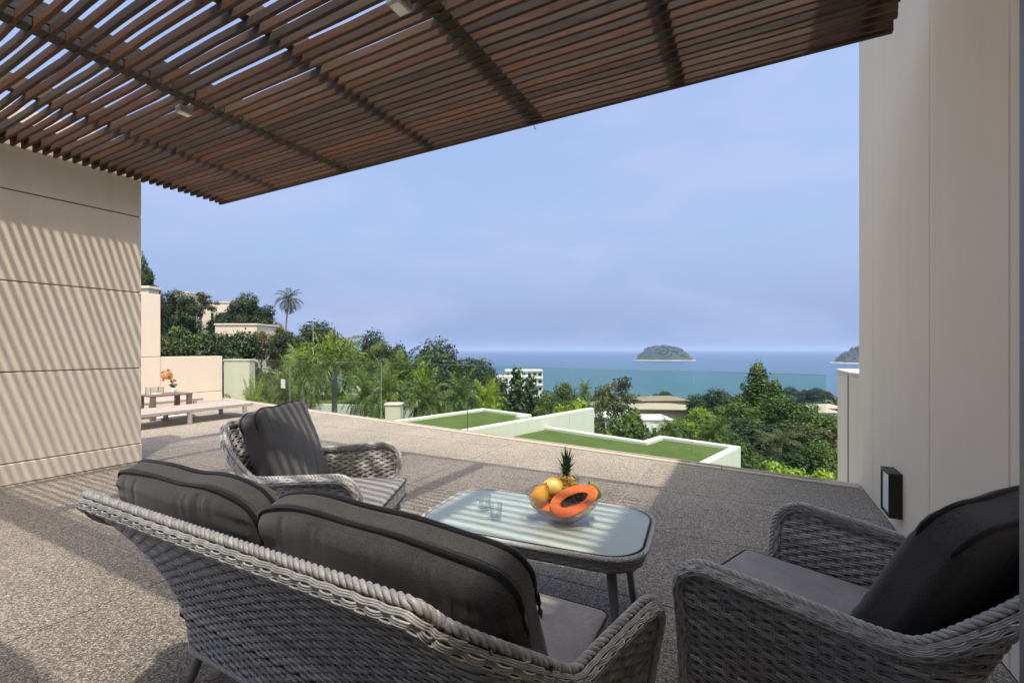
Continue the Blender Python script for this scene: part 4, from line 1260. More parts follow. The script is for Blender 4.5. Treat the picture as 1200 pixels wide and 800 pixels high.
# ------------------------------------------------------------------ unseen house doorway and canopy behind the camera, added to shade the sofa back
hf = thing('shade_house_front', 'unseen house doorway with dark glass doors and canopy, added to shade the sofa back', 'building', uv(-1.2, 0), HOUSE_ROT)
HV0, HV1 = -1.75, P_V - 0.004
bevel(MB().box(HV0 - 0.1, HV1, -0.6, 0.95, 3.34, 3.50).build('shade_canopy', M['plaster_cream'], hf), 0.01, 1)
MB().box(HV0, HV1, -0.30, 0.0, 2.62, 3.335).build('lintel', M['plaster_cream'], hf)
for a_, b_ in ((HV0, HV0 + 0.2), (HV1 - 0.2, HV1)):
    MB().box(a_, b_, -0.30, 0.0, 0.0, 2.618).build('pier', M['plaster_cream'], hf)
xs_ = np.linspace(HV0 + 0.2, HV1 - 0.2, 4)
for a_, b_ in zip(xs_[:-1], xs_[1:]):
    g = MB().box(a_ + 0.061, b_ - 0.061, -0.16, -0.14, 0.061, 2.55).build('glass_door', M['window_dark'], hf)
    m = MB(); m.box(a_ + .002, a_ + .06, -0.18, -0.12, 0.0, 2.617); m.box(b_ - .06, b_ - .002, -0.18, -0.12, 0.0, 2.617)
    m.box(a_ + .0605, b_ - .0605, -0.18, -0.12, 0.0, 0.06); m.box(a_ + .0605, b_ - .0605, -0.18, -0.12, 2.551, 2.617)
    m.build('door_frame', M['alu_frame'], g)

# ------------------------------------------------------------------ lower villas with grass roofs
def frame_pts(o, e1, e2, lst):
    return [(o[0] + e1[0] * a + e2[0] * b, o[1] + e1[1] * a + e2[1] * b) for a, b in lst]
e1 = (0.68, 0.733); e2 = (0.733, -0.68)
def ccw(p):
    s = sum(p[i][0] * p[(i + 1) % len(p)][1] - p[(i + 1) % len(p)][0] * p[i][1] for i in range(len(p)))
    return p if s > 0 else p[::-1]
def seg_wall(mb, a, b, th, z0, z1):
    a = Vector((*a, 0)); b = Vector((*b, 0)); d = (b - a).normalized(); n = Vector((-d.y, d.x, 0))
    mb.prism(ccw([tuple((a).xy), tuple((b).xy), tuple((b + n * th).xy), tuple((a + n * th).xy)]), z0, z1)
VO = (-1.32, 10.0)
def villa(name, label, outline, zt, zg, wall_segs, o=VO, e1_=e1, e2_=e2, zb=-8.0, th=0.16, mat='plaster_white'):
    t = thing(name, label, 'building', (o[0], o[1], 0), 0, 'lower villas with grass roofs')
    out = [(e1_[0] * a + e2_[0] * b, e1_[1] * a + e2_[1] * b) for a, b in outline]
    MB().prism(ccw(out), zb, zg - 0.06).build('wall', M['plaster_white'], t)
    MB().prism(ccw([(x * 0.999, y * 0.999) for x, y in out]), zg - 0.055, zg).build('roof_lawn', M['turf'], t)
    for (a, b) in wall_segs:
        m = MB(); A = (e1_[0] * a[0] + e2_[0] * a[1], e1_[1] * a[0] + e2_[1] * a[1]); B = (e1_[0] * b[0] + e2_[0] * b[1], e1_[1] * b[0] + e2_[1] * b[1])
        seg_wall(m, A, B, th, zg - 0.9, zt)
        bevel(m.build('parapet', M[mat], t), 0.01, 1)
    return t
v1 = villa('grass_roof_villa', 'cream villa with the smaller square grass roof just below the terrace', [(-2.4, -2.3), (3.2, -2.4), (3.2, -0.05), (-2.4, -0.05)], -0.55, -0.62,
      [((-2.4, -2.3), (3.2, -2.4)), ((3.2, -2.56), (3.2, -0.55)), ((2.85, -0.55), (3.2, -0.55))])
m = MB(); seg_wall(m, (e1[0] * -2.4, e1[1] * -2.4), (e1[0] * 5.75, e1[1] * 5.75), 0.2, -6.0, -0.55)
bevel(m.build('wing_wall', M['plaster_white'], v1), 0.012, 1)
villa('grass_roof_villa', 'cream villa with the wide stepped grass roof right of the wing wall', [(-0.9, 0.03), (3.25, 0.03), (3.25, 3.0), (4.1, 3.0), (4.1, 4.7), (-0.9, 4.7)], -0.83, -0.90,
      [((3.25, 0.02), (3.25, 2.839)), ((4.26, 2.84), (3.25, 2.84)), ((4.1, 3.001), (4.1, 4.7)), ((4.099, 4.54), (-0.9, 4.54))])
o3 = at(400, 476, -2.0)
villa('grass_roof_villa', 'far villa with lawn roof seen through the palms and the glass', [(-1, -5), (6.5, -5), (6.5, 3), (-1, 3)], -1.75, -2.0,
      [((6.5, 3), (6.5, -5)), ((-1.15, -5), (-1.15, 3))], o=(o3.x, o3.y), e1_=(0.12, 0.993), e2_=(0.993, -0.12), zb=-12)
def block(name, label, px0, px1, py0, py1, d, depth, mat, cat='wall', rz=0.0):
    a = atd(px0, py0, d); b = atd(px1, py1, d)
    t = thing(name, label, cat, ((a.x + b.x) / 2, d, b.z), rz)
    hw = (b.x - a.x) / 2
    bevel(MB().box(-hw, hw, 0, depth, 0, a.z - b.z - 0.06).build('wall_body', M[mat], t), 0.015, 1)
    bevel(MB().box(-hw - 0.02, hw + 0.02, -0.02, depth + 0.02, a.z - b.z - 0.058, a.z - b.z).build('coping', M[mat], t), 0.01, 1)
    return t
block('garden_pillar', 'pale garden pillar beyond the glass, left of the smaller grass roof', 451, 469, 473, 498, 13.5, 0.4, 'plaster_cream', 'pillar')
block('garden_wall', 'pale wall behind the glass beside the low cream terrace wall', 262, 292, 421, 470, 17.0, 0.4, 'plaster_warm')
block('garden_wall', 'long pale wall of the far villa behind palm trunks', 368, 436, 453, 500, 34.0, 0.4, 'plaster_white')

# ------------------------------------------------------------------ buildings on the hillside
def building(name, label, px0, px1, py_top, d, hgt, depth, wall='plaster_warm', rows=0, cols=0, roof='flat', rz=0.0, roofmat='roof_brown', overhang=0.4, win=(0.5, 0.55), group=None, storeys=None):
    a = atd(px0, py_top, d); b = atd(px1, py_top, d)
    w = b.x - a.x; hw = w / 2
    t = thing(name, label, 'building', ((a.x + b.x) / 2, d + depth / 2, a.z - hgt), rz, group)
    MB().box(-hw, hw, -depth / 2, depth / 2, -6.0, hgt - 0.25 if roof == 'flat' else hgt).build('wall', M[wall], t)
    if roof == 'flat':
        bevel(MB().box(-hw - 0.12, hw + 0.12, -depth / 2 - 0.12, depth / 2 + 0.12, hgt - 0.248, hgt).build('roof', M[wall], t), 0.03, 1)
    else:
        o = overhang; rh = roof
        vs = [(-hw - o, -depth / 2 - o, hgt + .01), (hw + o, -depth / 2 - o, hgt + .01), (hw + o, depth / 2 + o, hgt + .01), (-hw - o, depth / 2 + o, hgt + .01), (-hw + depth / 2, 0, hgt + rh), (hw - depth / 2, 0, hgt + rh)]
        vs += [(x, y, z - 0.18) for x, y, z in vs[:4]]
        if hw < depth / 2: vs[4] = (-0.1, 0, hgt + rh); vs[5] = (0.1, 0, hgt + rh)
        MB().add(vs, [(0, 1, 5, 4), (1, 2, 5), (2, 3, 4, 5), (3, 0, 4), (0, 6, 7, 1), (1, 7, 8, 2), (2, 8, 9, 3), (3, 9, 6, 0), (6, 9, 8, 7)]).build('roof', M[roofmat], t)
    if rows:
        ch = hgt / rows; cw = w / cols
        for i in range(rows):
            for j in range(cols):
                x = -hw + (j + .5) * cw; z = (i + .5) * ch - 0.05 * ch
                ww_, wh_ = cw * win[0] / 2, ch * win[1] / 2
                y = -depth / 2
                wf = MB()
                wf.box(x - ww_ - .06, x - ww_, y - .05, y - .002, z - wh_, z + wh_); wf.box(x + ww_, x + ww_ + .06, y - .05, y - .002, z - wh_, z + wh_)
                wf.box(x - ww_ - .06, x + ww_ + .06, y - .05, y - .002, z + wh_ + .002, z + wh_ + .06)
                wf.box(x - ww_ - .12, x + ww_ + .12, y - .14, y - .002, z - wh_ - .09, z - wh_ - .002)
                wo = wf.build('window', M['wall_white'], t)
                MB().box(x - ww_, x + ww_, y - .02, y - .004, z - wh_, z + wh_).build('pane', M['window_dark'], wo)
        if storeys:
            for i in range(1, rows + 1):
                MB().box(-hw - 0.02, hw + 0.02, -depth / 2 - 0.9, -depth / 2 - 0.145, i * ch - 0.14, i * ch - 0.002).build('balcony_slab', M[wall], t)
    return t
building('hill_villa', 'small pale block at the top left beside the dark hilltop tree', 150, 174, 335, 40, 3.0, 1.2, 'plaster_warm', 1, 1, win=(0.2, 0.2))
building('hill_villa', 'cream flat roofed villa block high on the left hillside', 222, 257, 353, 88, 5.5, 8, 'plaster_warm', 1, 3, rz=R(20), win=(0.25, 0.3))
building('hill_villa', 'small cream box on the ridge above the larger hillside villa', 202, 220, 342, 96, 4.0, 6, 'plaster_warm', 1, 1, win=(0.2, 0.25))
building('hill_villa', 'white sunlit gable end right of the hillside villa', 255, 263, 361, 92, 2.4, 4, 'wall_white', 1, 1, win=(0.3, 0.3))
building('hill_villa', 'long cream villa half hidden below the dark tree group', 252, 301, 379, 66, 5.0, 6, 'plaster_warm', 1, 4, win=(0.3, 0.35))
building('hotel_block', 'white stepped hotel block by the sea behind dark trees', 592, 636, 434, 190, 9, 12, 'wall_white', 3, 7, win=(0.6, 0.45), storeys=True)
building('hotel_wing', 'low white hotel wing in front of the stepped block', 566, 628, 441, 178, 5, 8, 'wall_white', 2, 8, win=(0.55, 0.5))
building('brown_roof_house', 'rose walled house with brown roof below the sea, right of the palms', 748, 812, 479, 118, 6.5, 9, 'wall_rose', 1, 6, 1.0, R(-6), 'roof_sand', 0.9, (0.45, 0.5))
building('brown_roof_house', 'sand roofed house behind the rose walled one, nearest the beach', 752, 806, 469, 165, 6.0, 10, 'wall_rose', 1, 6, 1.2, R(5), 'roof_brown', 1.0, (0.5, 0.45))
building('beach_house', 'pale low beach house just under the waterline, at left of the sandy roofs', 692, 742, 474, 210, 5.0, 9, 'wall_white', 1, 6, 1.2, R(0), 'roof_sand', 0.8, (0.5, 0.45))
building('white_house', 'small white house in front of the rose walled house', 754, 788, 491, 80, 5.0, 6, 'wall_white', 1, 4, win=(0.5, 0.5))
building('white_house', 'small white house with dark openings at the end of the wing wall', 686, 724, 489, 62, 4.6, 6, 'wall_white', 2, 3, win=(0.6, 0.5))
building('beach_house', 'sandy roofed long beach house at far right behind the big trees', 950, 990, 478, 225, 2.5, 9, 'wall_white', 1, 6, 1.6, R(4), 'roof_sand', 0.9)
building('beach_house', 'small white roofed beach hut at far right above the trees', 962, 984, 483, 160, 3.5, 7, 'wall_white', 1, 3, 1.2, R(-5), 'roof_sand', 0.7)
def pole(px, py0, d, label):
    a = atd(px, py0, d); zg = float(ground_z(a.x, d))
    t = thing('lamp_pole', label, 'pole', (a.x, d, zg), 0, 'thin poles above the palms')
    h = a.z - zg
    MB().tube([(0, 0, 0), (0, 0, h * .5), (0, 0, h)], [0.07, 0.05, 0.03], 8).build('shaft', M['fixture_grey'], t)
    MB().lathe([(0, h), (0.06, h), (0.07, h + .08), (0.0, h + .14)], 10).build('cap', M['fixture_grey'], t)
pole(394, 364, 46, 'taller thin pale pole rising above the bright palm')
pole(367, 376, 52, 'shorter thin pale pole left of the taller one')

# ------------------------------------------------------------------ vegetation
def leaf_quads(c, a, b, ln, wd):
    """leaf blades: centres c, long axis a, cross axis b"""
    v = np.stack([c - a * ln[:, None] * .5, c + b * wd[:, None] * .5, c + a * ln[:, None] * .5, c - b * wd[:, None] * .5], 1)
    n = len(c)
    f = np.arange(n * 4).reshape(n, 4)
    return v.reshape(-1, 3), f
def unit(v): return v / (np.linalg.norm(v, axis=1)[:, None] + 1e-9)
def crown_mesh(clumps, per, leaf, seed, mat, name='crown', upb=0.5, droop=0.0):
    r2 = np.random.default_rng(seed); mb = MB()
    for (cx, cy, cz, rx, rz) in clumps:
        n = int(per * (rx * rx) ** 0.9)
        d = unit(r2.normal(0, 1, (n, 3)))
        rad = r2.uniform(0.45, 1.0, n) ** 0.6
        rad *= 1 + r2.normal(0, 0.10, n)
        c = np.array([cx, cy, cz]) + d * rad[:, None] * np.array([rx, rx, rz])
        nrm = unit(d + np.array([0, 0, upb]) + r2.normal(0, 0.55, (n, 3)))
        a = unit(np.cross(nrm, r2.normal(0, 1, (n, 3)))); a[:, 2] -= droop; a = unit(a)
        b = unit(np.cross(nrm, a))
        s = leaf * r2.uniform(0.6, 1.4, n)
        v, f = leaf_quads(c, a, b, s, s * 0.55)
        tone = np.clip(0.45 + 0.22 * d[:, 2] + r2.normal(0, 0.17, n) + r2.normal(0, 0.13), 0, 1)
        mb.addnp(v, f, np.repeat(tone, 4))
    return mb.mesh(name, mat)
def broad_clumps(seed, n, W_, z0, z1, rmin, rmax, flat=0.75):
    r2 = np.random.default_rng(seed); out = []
    zc = (z0 + z1) / 2; hz = (z1 - z0) / 2
    for i in range(n):
        d = r2.normal(0, 1, 3); d /= np.linalg.norm(d); q = r2.uniform(0.35, 1.0) ** 0.5
        r = r2.uniform(rmin, rmax)
        x, y = d[0] * q * (W_ / 2 - r * .7), d[1] * q * (W_ / 2 - r * .7)
        z = zc + d[2] * q * (hz - r * .6)
        out.append((x, y, z, r, r * flat))
    out.append((0, 0, zc, W_ * .26, hz * .55))
    return out
def trunk_mesh(clumps, seed, r0, zt, mat='bark', lean=0.0, limbs=9):
    r2 = np.random.default_rng(seed); mb = MB()
    zz = np.linspace(0, zt, 8)
    wx = np.cumsum(r2.normal(0, 0.08, 8)); wy = np.cumsum(r2.normal(0, 0.08, 8))
    pts = np.stack([wx - wx[0], wy - wy[0], zz], -1)
    mb.tube(pts, np.linspace(r0, r0 * .3, 8), 8)
    for c in clumps[:limbs]:
        s = pts[r2.integers(3, 7)]
        e = np.array(c[:3]); m_ = (s + e) / 2 + np.array([0, 0, -0.4])
        mb.tube([s, m_, e], [r0 * .36, r0 * .22, r0 * .08], 6)
    return mb.mesh('trunk', M[mat])
KIND = {}
def reg_tree(key, clumps, per, leaf, seed, mat, r0=0.22, zt=7.5, bark='bark', H=10.0, Wd=8.0, droop=0.0, upb=0.5):
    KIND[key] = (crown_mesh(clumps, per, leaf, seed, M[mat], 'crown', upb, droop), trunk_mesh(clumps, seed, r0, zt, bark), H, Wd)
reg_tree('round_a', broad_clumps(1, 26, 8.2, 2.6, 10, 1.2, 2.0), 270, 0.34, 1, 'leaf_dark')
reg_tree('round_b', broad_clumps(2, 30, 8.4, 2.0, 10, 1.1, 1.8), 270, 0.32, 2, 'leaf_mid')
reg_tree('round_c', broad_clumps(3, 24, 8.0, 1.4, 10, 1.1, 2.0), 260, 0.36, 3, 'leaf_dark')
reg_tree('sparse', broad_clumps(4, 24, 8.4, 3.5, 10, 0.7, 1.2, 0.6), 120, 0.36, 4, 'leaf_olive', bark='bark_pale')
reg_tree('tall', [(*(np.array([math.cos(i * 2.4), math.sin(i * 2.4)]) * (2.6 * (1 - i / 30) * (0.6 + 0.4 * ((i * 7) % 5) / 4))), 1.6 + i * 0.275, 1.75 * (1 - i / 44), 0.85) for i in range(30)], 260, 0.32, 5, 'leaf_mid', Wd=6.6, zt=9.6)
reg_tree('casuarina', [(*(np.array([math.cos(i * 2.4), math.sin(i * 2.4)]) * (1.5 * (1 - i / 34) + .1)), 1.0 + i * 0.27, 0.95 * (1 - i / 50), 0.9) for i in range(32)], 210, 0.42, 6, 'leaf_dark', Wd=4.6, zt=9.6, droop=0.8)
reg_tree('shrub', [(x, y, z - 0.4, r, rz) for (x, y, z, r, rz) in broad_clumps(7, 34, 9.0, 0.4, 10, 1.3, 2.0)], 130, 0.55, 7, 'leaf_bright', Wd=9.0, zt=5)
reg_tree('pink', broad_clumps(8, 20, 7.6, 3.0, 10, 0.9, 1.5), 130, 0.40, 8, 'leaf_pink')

def frond(mb, o, az, el, ln, droop, nl, lw, ll, r2, vee=0.5, twist=0.0):
    seg = 9; t = np.linspace(0, 1, seg)
    e = el - droop * t ** 1.3
    dx = np.cumsum(np.cos(e)) * ln / seg; dz = np.cumsum(np.sin(e)) * ln / seg
    dx -= dx[0]; dz -= dz[0]
    ca, sa = math.cos(az), math.sin(az)
    pts = np.stack([o[0] + ca * dx, o[1] + sa * dx, o[2] + dz], -1)
    mb.tube(pts, np.linspace(0.028, 0.006, seg) * ln / 3, 4, caps=False, tone=0.55)
    q = np.linspace(0.10, 0.99, nl)
    P0 = np.stack([np.interp(q, t, pts[:, k]) for k in range(3)], -1)
    T = np.gradient(P0, axis=0); T = unit(T)
    side = np.array([-sa, ca, 0.0])
    up = unit(np.cross(np.tile(side, (nl, 1)), T)); up = np.where(up[:, 2:3] < 0, -up, up)
    L_ = ll * (np.sin(np.clip(q * 1.0 + 0.12, 0, 1) * math.pi) ** 0.55) * ln
    for sg in (-1, 1):
        d = unit(sg * side * 0.85 + T * 0.55 + up * vee + r2.normal(0, 0.12, (nl, 3)))
        mid = P0 + d * (L_ * .5)[:, None]
        tip = P0 + d * L_[:, None] - np.array([0, 0, 1.0]) * (L_ * r2.uniform(0.25, 0.6, nl))[:, None]
        w = unit(np.cross(d, up)) * (lw * ln)
        v = np.stack([P0, mid + w, tip, mid - w], 1).reshape(-1, 3)
        f = np.arange(nl * 4).reshape(nl, 4)
        tone = np.clip(0.5 + r2.normal(0, .18, nl) + 0.15 * T[:, 2], 0, 1)
        mb.addnp(v, f, np.repeat(tone, 4))
def palm(key, seed, H, nf, ln, mat, trunk_r, droop=(1.2, 2.0), el=(1.25, -0.2), stems=1, spread=0.0, nl=26, vee=0.3, lw=0.012, ll=0.26, bark='bark_pale', curve=0.0, crownshaft=False):
    r2 = np.random.default_rng(seed); cm = MB(); tm = MB()
    top_w = 0
    for s_ in range(stems):
        a = s_ * 2.4; rr = spread * math.sqrt((s_ + 0.3) / max(1, stems))
        hs = H * (1.0 if stems == 1 else r2.uniform(0.45, 1.0))
        bx, by = rr * .3 * math.cos(a), rr * .3 * math.sin(a)
        tx, ty = rr * math.cos(a) + curve * H, rr * math.sin(a)
        q = np.linspace(0, 1, 9)
        tz = hs - ln * 0.42
        pts = np.stack([bx + (tx - bx) * q ** 1.7, by + (ty - by) * q ** 1.7, tz * q], -1)
        tm.tube(pts, np.interp(q, [0, .08, 1], [trunk_r * 1.5, trunk_r, trunk_r * .75]), 8)
        for i in range(nf):
            f = (i + 0.5) / nf
            frond(cm, pts[-1], i * 2.399 + s_, el[0] + (el[1] - el[0]) * f + r2.normal(0, .08), ln * r2.uniform(.85, 1.1), droop[0] + (droop[1] - droop[0]) * f * r2.uniform(.8, 1.1), nl, lw, ll, r2, vee)
    KIND[key] = (cm.mesh('crown', M[mat]), tm.mesh('trunk', M[bark]), H, 2 * ln * 0.9 + 2 * spread)
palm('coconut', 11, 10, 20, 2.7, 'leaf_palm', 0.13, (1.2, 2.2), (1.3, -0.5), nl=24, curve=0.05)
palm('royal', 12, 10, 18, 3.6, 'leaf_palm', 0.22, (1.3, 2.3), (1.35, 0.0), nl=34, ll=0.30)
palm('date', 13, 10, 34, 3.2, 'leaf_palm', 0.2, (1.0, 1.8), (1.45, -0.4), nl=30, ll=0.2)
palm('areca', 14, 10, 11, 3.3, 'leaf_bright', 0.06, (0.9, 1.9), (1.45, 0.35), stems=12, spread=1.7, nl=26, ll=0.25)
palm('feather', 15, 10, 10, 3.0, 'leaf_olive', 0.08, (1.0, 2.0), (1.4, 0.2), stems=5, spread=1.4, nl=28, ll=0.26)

USED = {}
def plant(kind, px, py, wpx, d, name, label, mat=None, group=None, cat=None, sink=0.0, rot=None):
    cm, tm, H, Wd = KIND[kind]
    x = (px - 600) / F * d
    zg = float(ground_z(x, d)) - sink
    ztop = EYE + (409 - py) / F * d
    hgt = max(1.0, ztop - zg); w = wpx / F * d
    t = thing(name, label, cat or ('palm' if 'palm' in name else 'shrub' if 'shrub' in name else 'tree'), (x, d, zg), random.uniform(0, 6.28) if rot is None else rot, group)
    s = w / Wd * (1.22 if 'palm' in name else 1.12)
    c = link('crown', cm, t); k = link('trunk', tm, t)
    t.scale = (s, s, hgt / H)
    if mat:
        for sl in c.material_slots:
            sl.link = 'OBJECT'; sl.material = M[mat]
    return t
GL = 'trees on the left hillside'; GP = 'palms behind the glass rail'; GM = 'trees in the middle distance'; GR = 'trees below the terrace on the right'; GB = 'trees along the beach'
T = plant
# left hillside
T('round_a', 160, 296, 40, 42, 'hilltop_tree', 'dark tall tree showing past the edge of the panelled wall', None, GL)
T('round_c', 182, 326, 30, 48, 'hilltop_tree', 'lower dark tree beside the hilltop one, above the tall cream block', None, GL)
T('round_b', 207, 337, 46, 58, 'hill_tree', 'mid green tree between the tall cream block and the hillside villa', 'leaf_dark', GL)
T('sparse', 236, 341, 34, 84, 'frangipani_tree', 'sparse pale tree standing above the hillside villa roof', None, GL)
T('shrub', 214, 368, 66, 30, 'spreading_tree', 'bright topped spreading tree above the low cream wall', 'leaf_mid', GL)
T('round_c', 262, 377, 70, 31, 'spreading_tree', 'dark spreading tree right of the bright topped one above the low wall', None, GL)
T('round_a', 200, 386, 70, 26, 'dark_hedge_tree', 'dark hedge tree filling the space above the low cream wall', None, GL)
T('round_a', 240, 392, 70, 27, 'dark_hedge_tree', 'dark hedge tree at the right end of the low cream wall', None, GL)
T('pink', 276, 348, 20, 84, 'flowering_tree', 'small reddish flowering tree left of the dark tree group', None, GL)
T('round_a', 294, 344, 44, 80, 'broad_dark_tree', 'broad dark tree left of the lone coconut palm', None, GL)
T('round_c', 271, 361, 44, 76, 'broad_dark_tree', 'lower dark tree in front of the reddish flowering tree', None, GL)
T('coconut', 333, 340, 36, 95, 'coconut_palm', 'lone tall coconut palm against the sky on the left', 'leaf_dark', GL, rot=0.4)
T('pink', 305, 384, 34, 58, 'olive_shrub', 'brownish shrub below the long cream villa', 'leaf_olive', GL)
T('round_b', 322, 376, 34, 72, 'hill_tree', 'olive tree at the foot of the coconut palm', 'leaf_olive', GL)
T('round_a', 366, 377, 74, 76, 'domed_tree', 'dark domed tree behind the bright palms on the left', None, GL)
T('round_b', 340, 386, 50, 62, 'domed_tree', 'smaller domed tree left of the thin poles', 'leaf_dark', GL)
# palms behind the glass, left
T('areca', 388, 386, 54, 30, 'bright_palm', 'bright lime palm rising highest behind the left glass', None, GP)
T('areca', 352, 398, 62, 25, 'bright_palm', 'bright lime palm left of the highest one', None, GP)
T('feather', 306, 412, 70, 21, 'feathery_palm', 'pale olive feathery palm near the small grey plate', 'leaf_mid', GP)
T('feather', 272, 424, 56, 17, 'feathery_palm', 'olive feathery palm beside the end of the cream terrace wall', None, GP)
T('areca', 300, 438, 40, 16, 'bright_palm', 'small yellow green palm low behind the leftmost glass', None, GP)
T('areca', 330, 430, 62, 18, 'bright_palm', 'mid height palm behind the dark armchair cushion', 'leaf_mid', GP)
T('royal', 392, 402, 92, 22, 'royal_palm', 'drooping royal palm with pale trunk in front of the far lawn roof', None, GP)
T('royal', 356, 418, 64, 20, 'royal_palm', 'drooping royal palm left of the pale trunked one', None, GP)
T('royal', 428, 408, 70, 27, 'royal_palm', 'drooping royal palm right of the far lawn roof', None, GP)
T('date', 470, 420, 84, 21, 'date_palm', 'bushy palm behind the pale garden pillar', 'leaf_mid', GP)
T('date', 452, 438, 60, 17, 'date_palm', 'low dark palm close behind the pale garden pillar', None, GP)
T('feather', 512, 428, 72, 22, 'feathery_palm', 'grey green feathery palm behind the smaller grass roof', None, GP)
T('date', 500, 446, 70, 18, 'date_palm', 'low bushy palm at the far edge of the smaller grass roof', None, GP)
T('date', 540, 444, 56, 21, 'date_palm', 'bushy palm left of the dark upright seam', None, GP)
T('areca', 568, 438, 58, 27, 'bright_palm', 'lime green palm right of the dark upright seam', None, GP)
T('shrub', 282, 452, 60, 14.5, 'leafy_shrub', 'green shrub low behind the leftmost glass', 'leaf_mid', GP)
T('shrub', 322, 458, 70, 15, 'leafy_shrub', 'green shrub low behind the small grey plate', 'leaf_mid', GP)
T('shrub', 360, 462, 50, 16, 'leafy_shrub', 'green shrub low left of the far lawn roof', 'leaf_bright', GP)
T('areca', 440, 468, 46, 12.6, 'bright_palm', 'small palm clump in front of the pale garden pillar', 'leaf_mid', GP)
T('areca', 412, 396, 50, 36, 'bright_palm', 'lime palm between the thin pole and the dark ridge trees', None, GP)
T('feather', 448, 412, 60, 34, 'feathery_palm', 'olive palm under the dark ridge trees left of the sky gap', 'leaf_mid', GP)
T('areca', 486, 418, 56, 30, 'bright_palm', 'lime palm right of the sky gap below the dark ridge trees', None, GP)
T('date', 428, 446, 54, 19, 'date_palm', 'dark bushy palm right of the far lawn roof', None, GP)
T('shrub', 520, 456, 60, 19, 'leafy_shrub', 'green shrub behind the far corner of the smaller grass roof', 'leaf_mid', GP)
T('shrub', 585, 458, 50, 24, 'leafy_shrub', 'lime shrub right of the dark upright seam', None, GP)
# middle distance
T('round_a', 434, 388, 52, 118, 'dark_ridge_tree', 'dark ridge tree left of the gap of sky', None, GM)
T('round_c', 457, 393, 38, 122, 'dark_ridge_tree', 'smaller dark ridge tree just left of the gap of sky', None, GM)
T('round_a', 518, 399, 84, 150, 'dark_ridge_tree', 'tallest dark rounded tree right of the gap of sky', None, GM)
T('round_c', 546, 409, 66, 142, 'dark_ridge_tree', 'dark rounded tree sloping down towards the sea', None, GM)
T('round_b', 494, 408, 56, 120, 'dark_ridge_tree', 'dark tree left of the tallest rounded tree', 'leaf_dark', GM)
T('round_a', 566, 424, 44, 128, 'dark_ridge_tree', 'lowest dark rounded tree next to the sea horizon', None, GM)
T('coconut', 559, 421, 24, 165, 'coconut_palm', 'small dark coconut palm left of the white hotel', None, GM)
T('casuarina', 606, 430, 52, 62, 'casuarina_tree', 'tall dark wispy tree in front of the white hotel', None, GM)
T('casuarina', 622, 438, 46, 58, 'casuarina_tree', 'dark wispy tree at the right end of the white hotel', None, GM)
T('casuarina', 588, 442, 44, 50, 'casuarina_tree', 'dark wispy tree low at the left of the white hotel', None, GM)
T('round_b', 652, 446, 52, 72, 'green_tree', 'green tree right of the white hotel, below the sea', None, GM)
T('round_c', 660, 441, 24, 95, 'green_tree', 'small dark tree top against the sea right of the hotel', None, GM)
T('shrub', 668, 456, 60, 56, 'green_tree', 'lime green tree above the wing wall', None, GM)
T('round_b', 632, 462, 50, 44, 'green_tree', 'mid green tree behind the corner of the smaller grass roof', None, GM)
T('date', 685, 450, 26, 90, 'date_palm', 'small palm between the lime green tree and the tall feathery tree', None, GM)
T('sparse', 722, 437, 58, 58, 'feathery_tree', 'tall feathery tree against the sea beyond the wing wall', 'leaf_olive', GM)
T('feather', 700, 456, 40, 52, 'feathery_palm', 'shorter feathery palm at the end of the wing wall', None, GM)
T('shrub', 733, 470, 56, 40, 'round_shrub', 'dense round green tree below the tall feathery tree', 'leaf_mid', GM)
T('shrub', 716, 496, 26, 36, 'lime_shrub', 'small lime shrub at the foot of the dense round tree', None, GM)
# right
T('tall', 888, 426, 74, 72, 'tall_tree', 'tallest leafy tree standing against the sea on the right', None, GR)
T('tall', 908, 446, 60, 66, 'tall_tree', 'shorter leafy tree leaning against the right of the tallest', None, GR)
T('round_a', 836, 456, 60, 110, 'dark_beach_tree', 'dark rounded tree left of the tallest leafy tree', None, GR)
T('round_b', 862, 468, 60, 62, 'leafy_tree', 'mid green tree under the left side of the tallest', None, GR)
T('round_b', 930, 462, 76, 60, 'leafy_tree', 'mid green tree under the right side of the tallest', None, GR)
T('round_c', 965, 476, 60, 52, 'leafy_tree', 'dark tree beside the low pale wall at right', 'leaf_mid', GR)
T('round_b', 824, 474, 56, 56, 'leafy_tree', 'bright leafy tree right of the sand roofed houses', 'leaf_bright', GR)
T('areca', 838, 488, 60, 40, 'bright_palm', 'lime palm above the right end of the wide grass roof', 'leaf_mid', GR)
T('round_c', 880, 486, 80, 42, 'leafy_tree', 'dense leafy tree in the middle of the right hand thicket', None, GR)
T('feather', 912, 488, 84, 34, 'feathery_palm', 'olive fronds crossing the middle of the right hand thicket', None, GR)
T('round_b', 952, 494, 70, 36, 'leafy_tree', 'green tree low beside the low pale wall', 'leaf_olive', GR)
T('round_b', 800, 490, 56, 44, 'leafy_tree', 'green tree behind the far parapet of the wide grass roof', None, GR)
T('date', 783, 494, 40, 36, 'date_palm', 'small palm in front of the white house', None, GR)
T('areca', 770, 500, 36, 34, 'bright_palm', 'small lime palm by the step of the wide grass roof', 'leaf_mid', GR)
T('round_c', 862, 504, 60, 28, 'leafy_tree', 'dark leafy tree just behind the corner of the wide grass roof', 'leaf_mid', GR)
T('shrub', 905, 526, 70, 21, 'lime_shrub', 'bright lime shrub low behind the rightmost glass', None, GR)
T('shrub', 948, 534, 60, 20, 'lime_shrub', 'bright lime shrub nearest the low pale wall', None, GR)
T('round_c', 925, 515, 90, 25, 'leafy_tree', 'dark leafy tree behind the two lime shrubs', None, GR)
T('round_a', 880, 535, 60, 18, 'leafy_tree', 'dark bush under the corner of the wide grass roof', 'leaf_mid', GR)
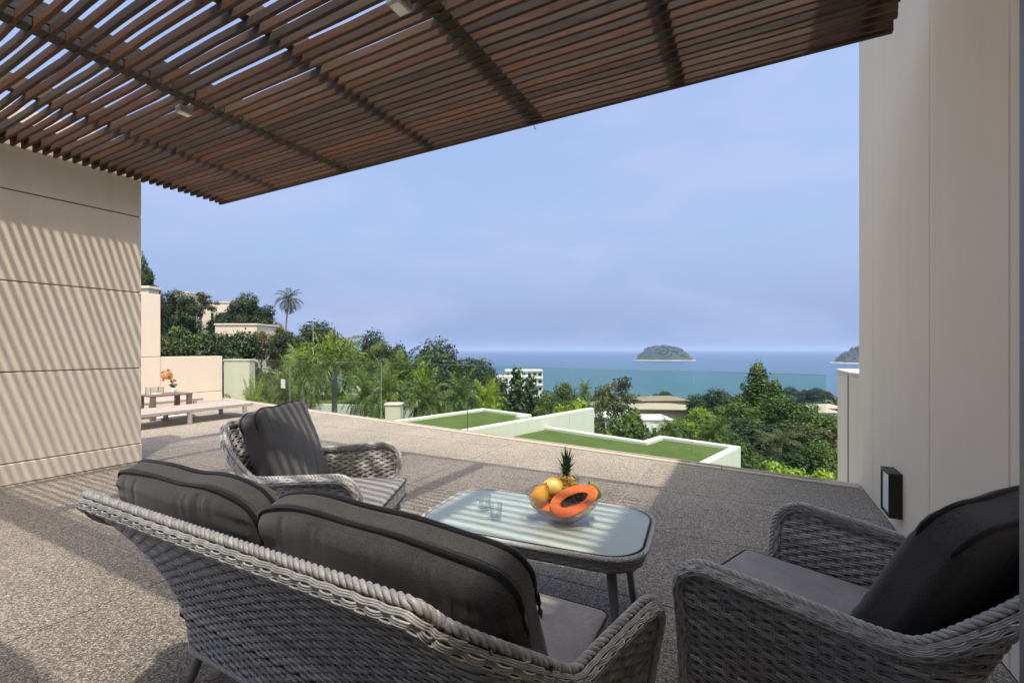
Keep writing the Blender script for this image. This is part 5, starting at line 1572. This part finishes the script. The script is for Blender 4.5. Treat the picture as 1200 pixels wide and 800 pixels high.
T('round_b', 970, 515, 60, 24, 'leafy_tree', 'green bush half hidden by the low pale wall', None, GR)
# beach fringe
for i_, (px, py, w, d, lab) in enumerate([
    (777, 458, 20, 330, 'tiny dark palm on the shore above the sand roofed house'),
    (842, 458, 26, 320, 'dark tree on the shore left of the tallest leafy tree'),
    (928, 453, 22, 330, 'leftmost dark tree on the shore right of the tallest leafy tree'),
    (942, 456, 20, 340, 'second dark tree on the shore right of the tallest leafy tree'),
    (955, 454, 22, 335, 'third dark tree on the shore right of the tallest leafy tree'),
    (970, 458, 26, 320, 'rightmost dark tree on the shore next to the low pale wall'),
    (914, 459, 22, 325, 'dark shore tree touching the right edge of the tallest leafy tree'),
    (700, 461, 30, 300, 'dark shore tree behind the tall feathery tree')]):
    T('casuarina' if i_ % 2 else 'round_a', px, py, w, d, 'shore_tree', lab, 'leaf_dark', GB)

# undergrowth that covers the slope between the trees
mb = MB(); r2 = np.random.default_rng(77)
def scatter(n, y0, y1, k0, k1, rr):
    for i in range(n):
        y = y0 + (y1 - y0) * r2.uniform() ** 1.3; x = y * r2.uniform(k0, k1)
        z = float(ground_z(x, y)); r = rr * r2.uniform(.6, 1.3) * (0.7 + y / 120.0)
        m = 34
        d = unit(r2.normal(0, 1, (m, 3))); d[:, 2] = np.abs(d[:, 2])
        c = np.array([x, y, z]) + d * np.array([r, r, r * 1.1]) * r2.uniform(.6, 1, (m, 1))
        nn = unit(d + r2.normal(0, .6, (m, 3))); a = unit(np.cross(nn, r2.normal(0, 1, (m, 3)))); b = np.cross(nn, a)
        s = r * 0.42 * r2.uniform(.6, 1.3, m)
        v, f = leaf_quads(c, a, b, s, s * .6)
        mb.addnp(v, f, np.repeat(np.clip(0.35 + r2.normal(0, .2, m) + r2.normal(0, .15), 0, 1), 4))
scatter(900, 13, 75, -1.0, 1.0, 1.2)
scatter(700, 70, 400, -0.9, 0.85, 1.6)
tag(mb.build('undergrowth', M['leaf_mid']), 'green undergrowth covering the slope between the trees', 'undergrowth', kind='stuff')

# ------------------------------------------------------------------ the hazy air over land and sea
hz = MB().box(-95000, 95000, -45, 112000, -64, 45).build('haze', None)
tag(hz, 'thin sea haze', 'haze', kind='stuff')
hm = bpy.data.materials.new('haze_air'); hm.use_nodes = True
hn, hl_ = hm.node_tree.nodes, hm.node_tree.links
hn.clear()
ho = hn.new('ShaderNodeOutputMaterial'); hv = hn.new('ShaderNodeVolumePrincipled')
hv.inputs['Color'].default_value = (0.50, 0.66, 0.95, 1)
hv.inputs['Density'].default_value = 0.00014
hv.inputs['Anisotropy'].default_value = 0.0
hl_.new(hv.outputs[0], ho.inputs['Volume'])
hz.data.materials.append(hm)
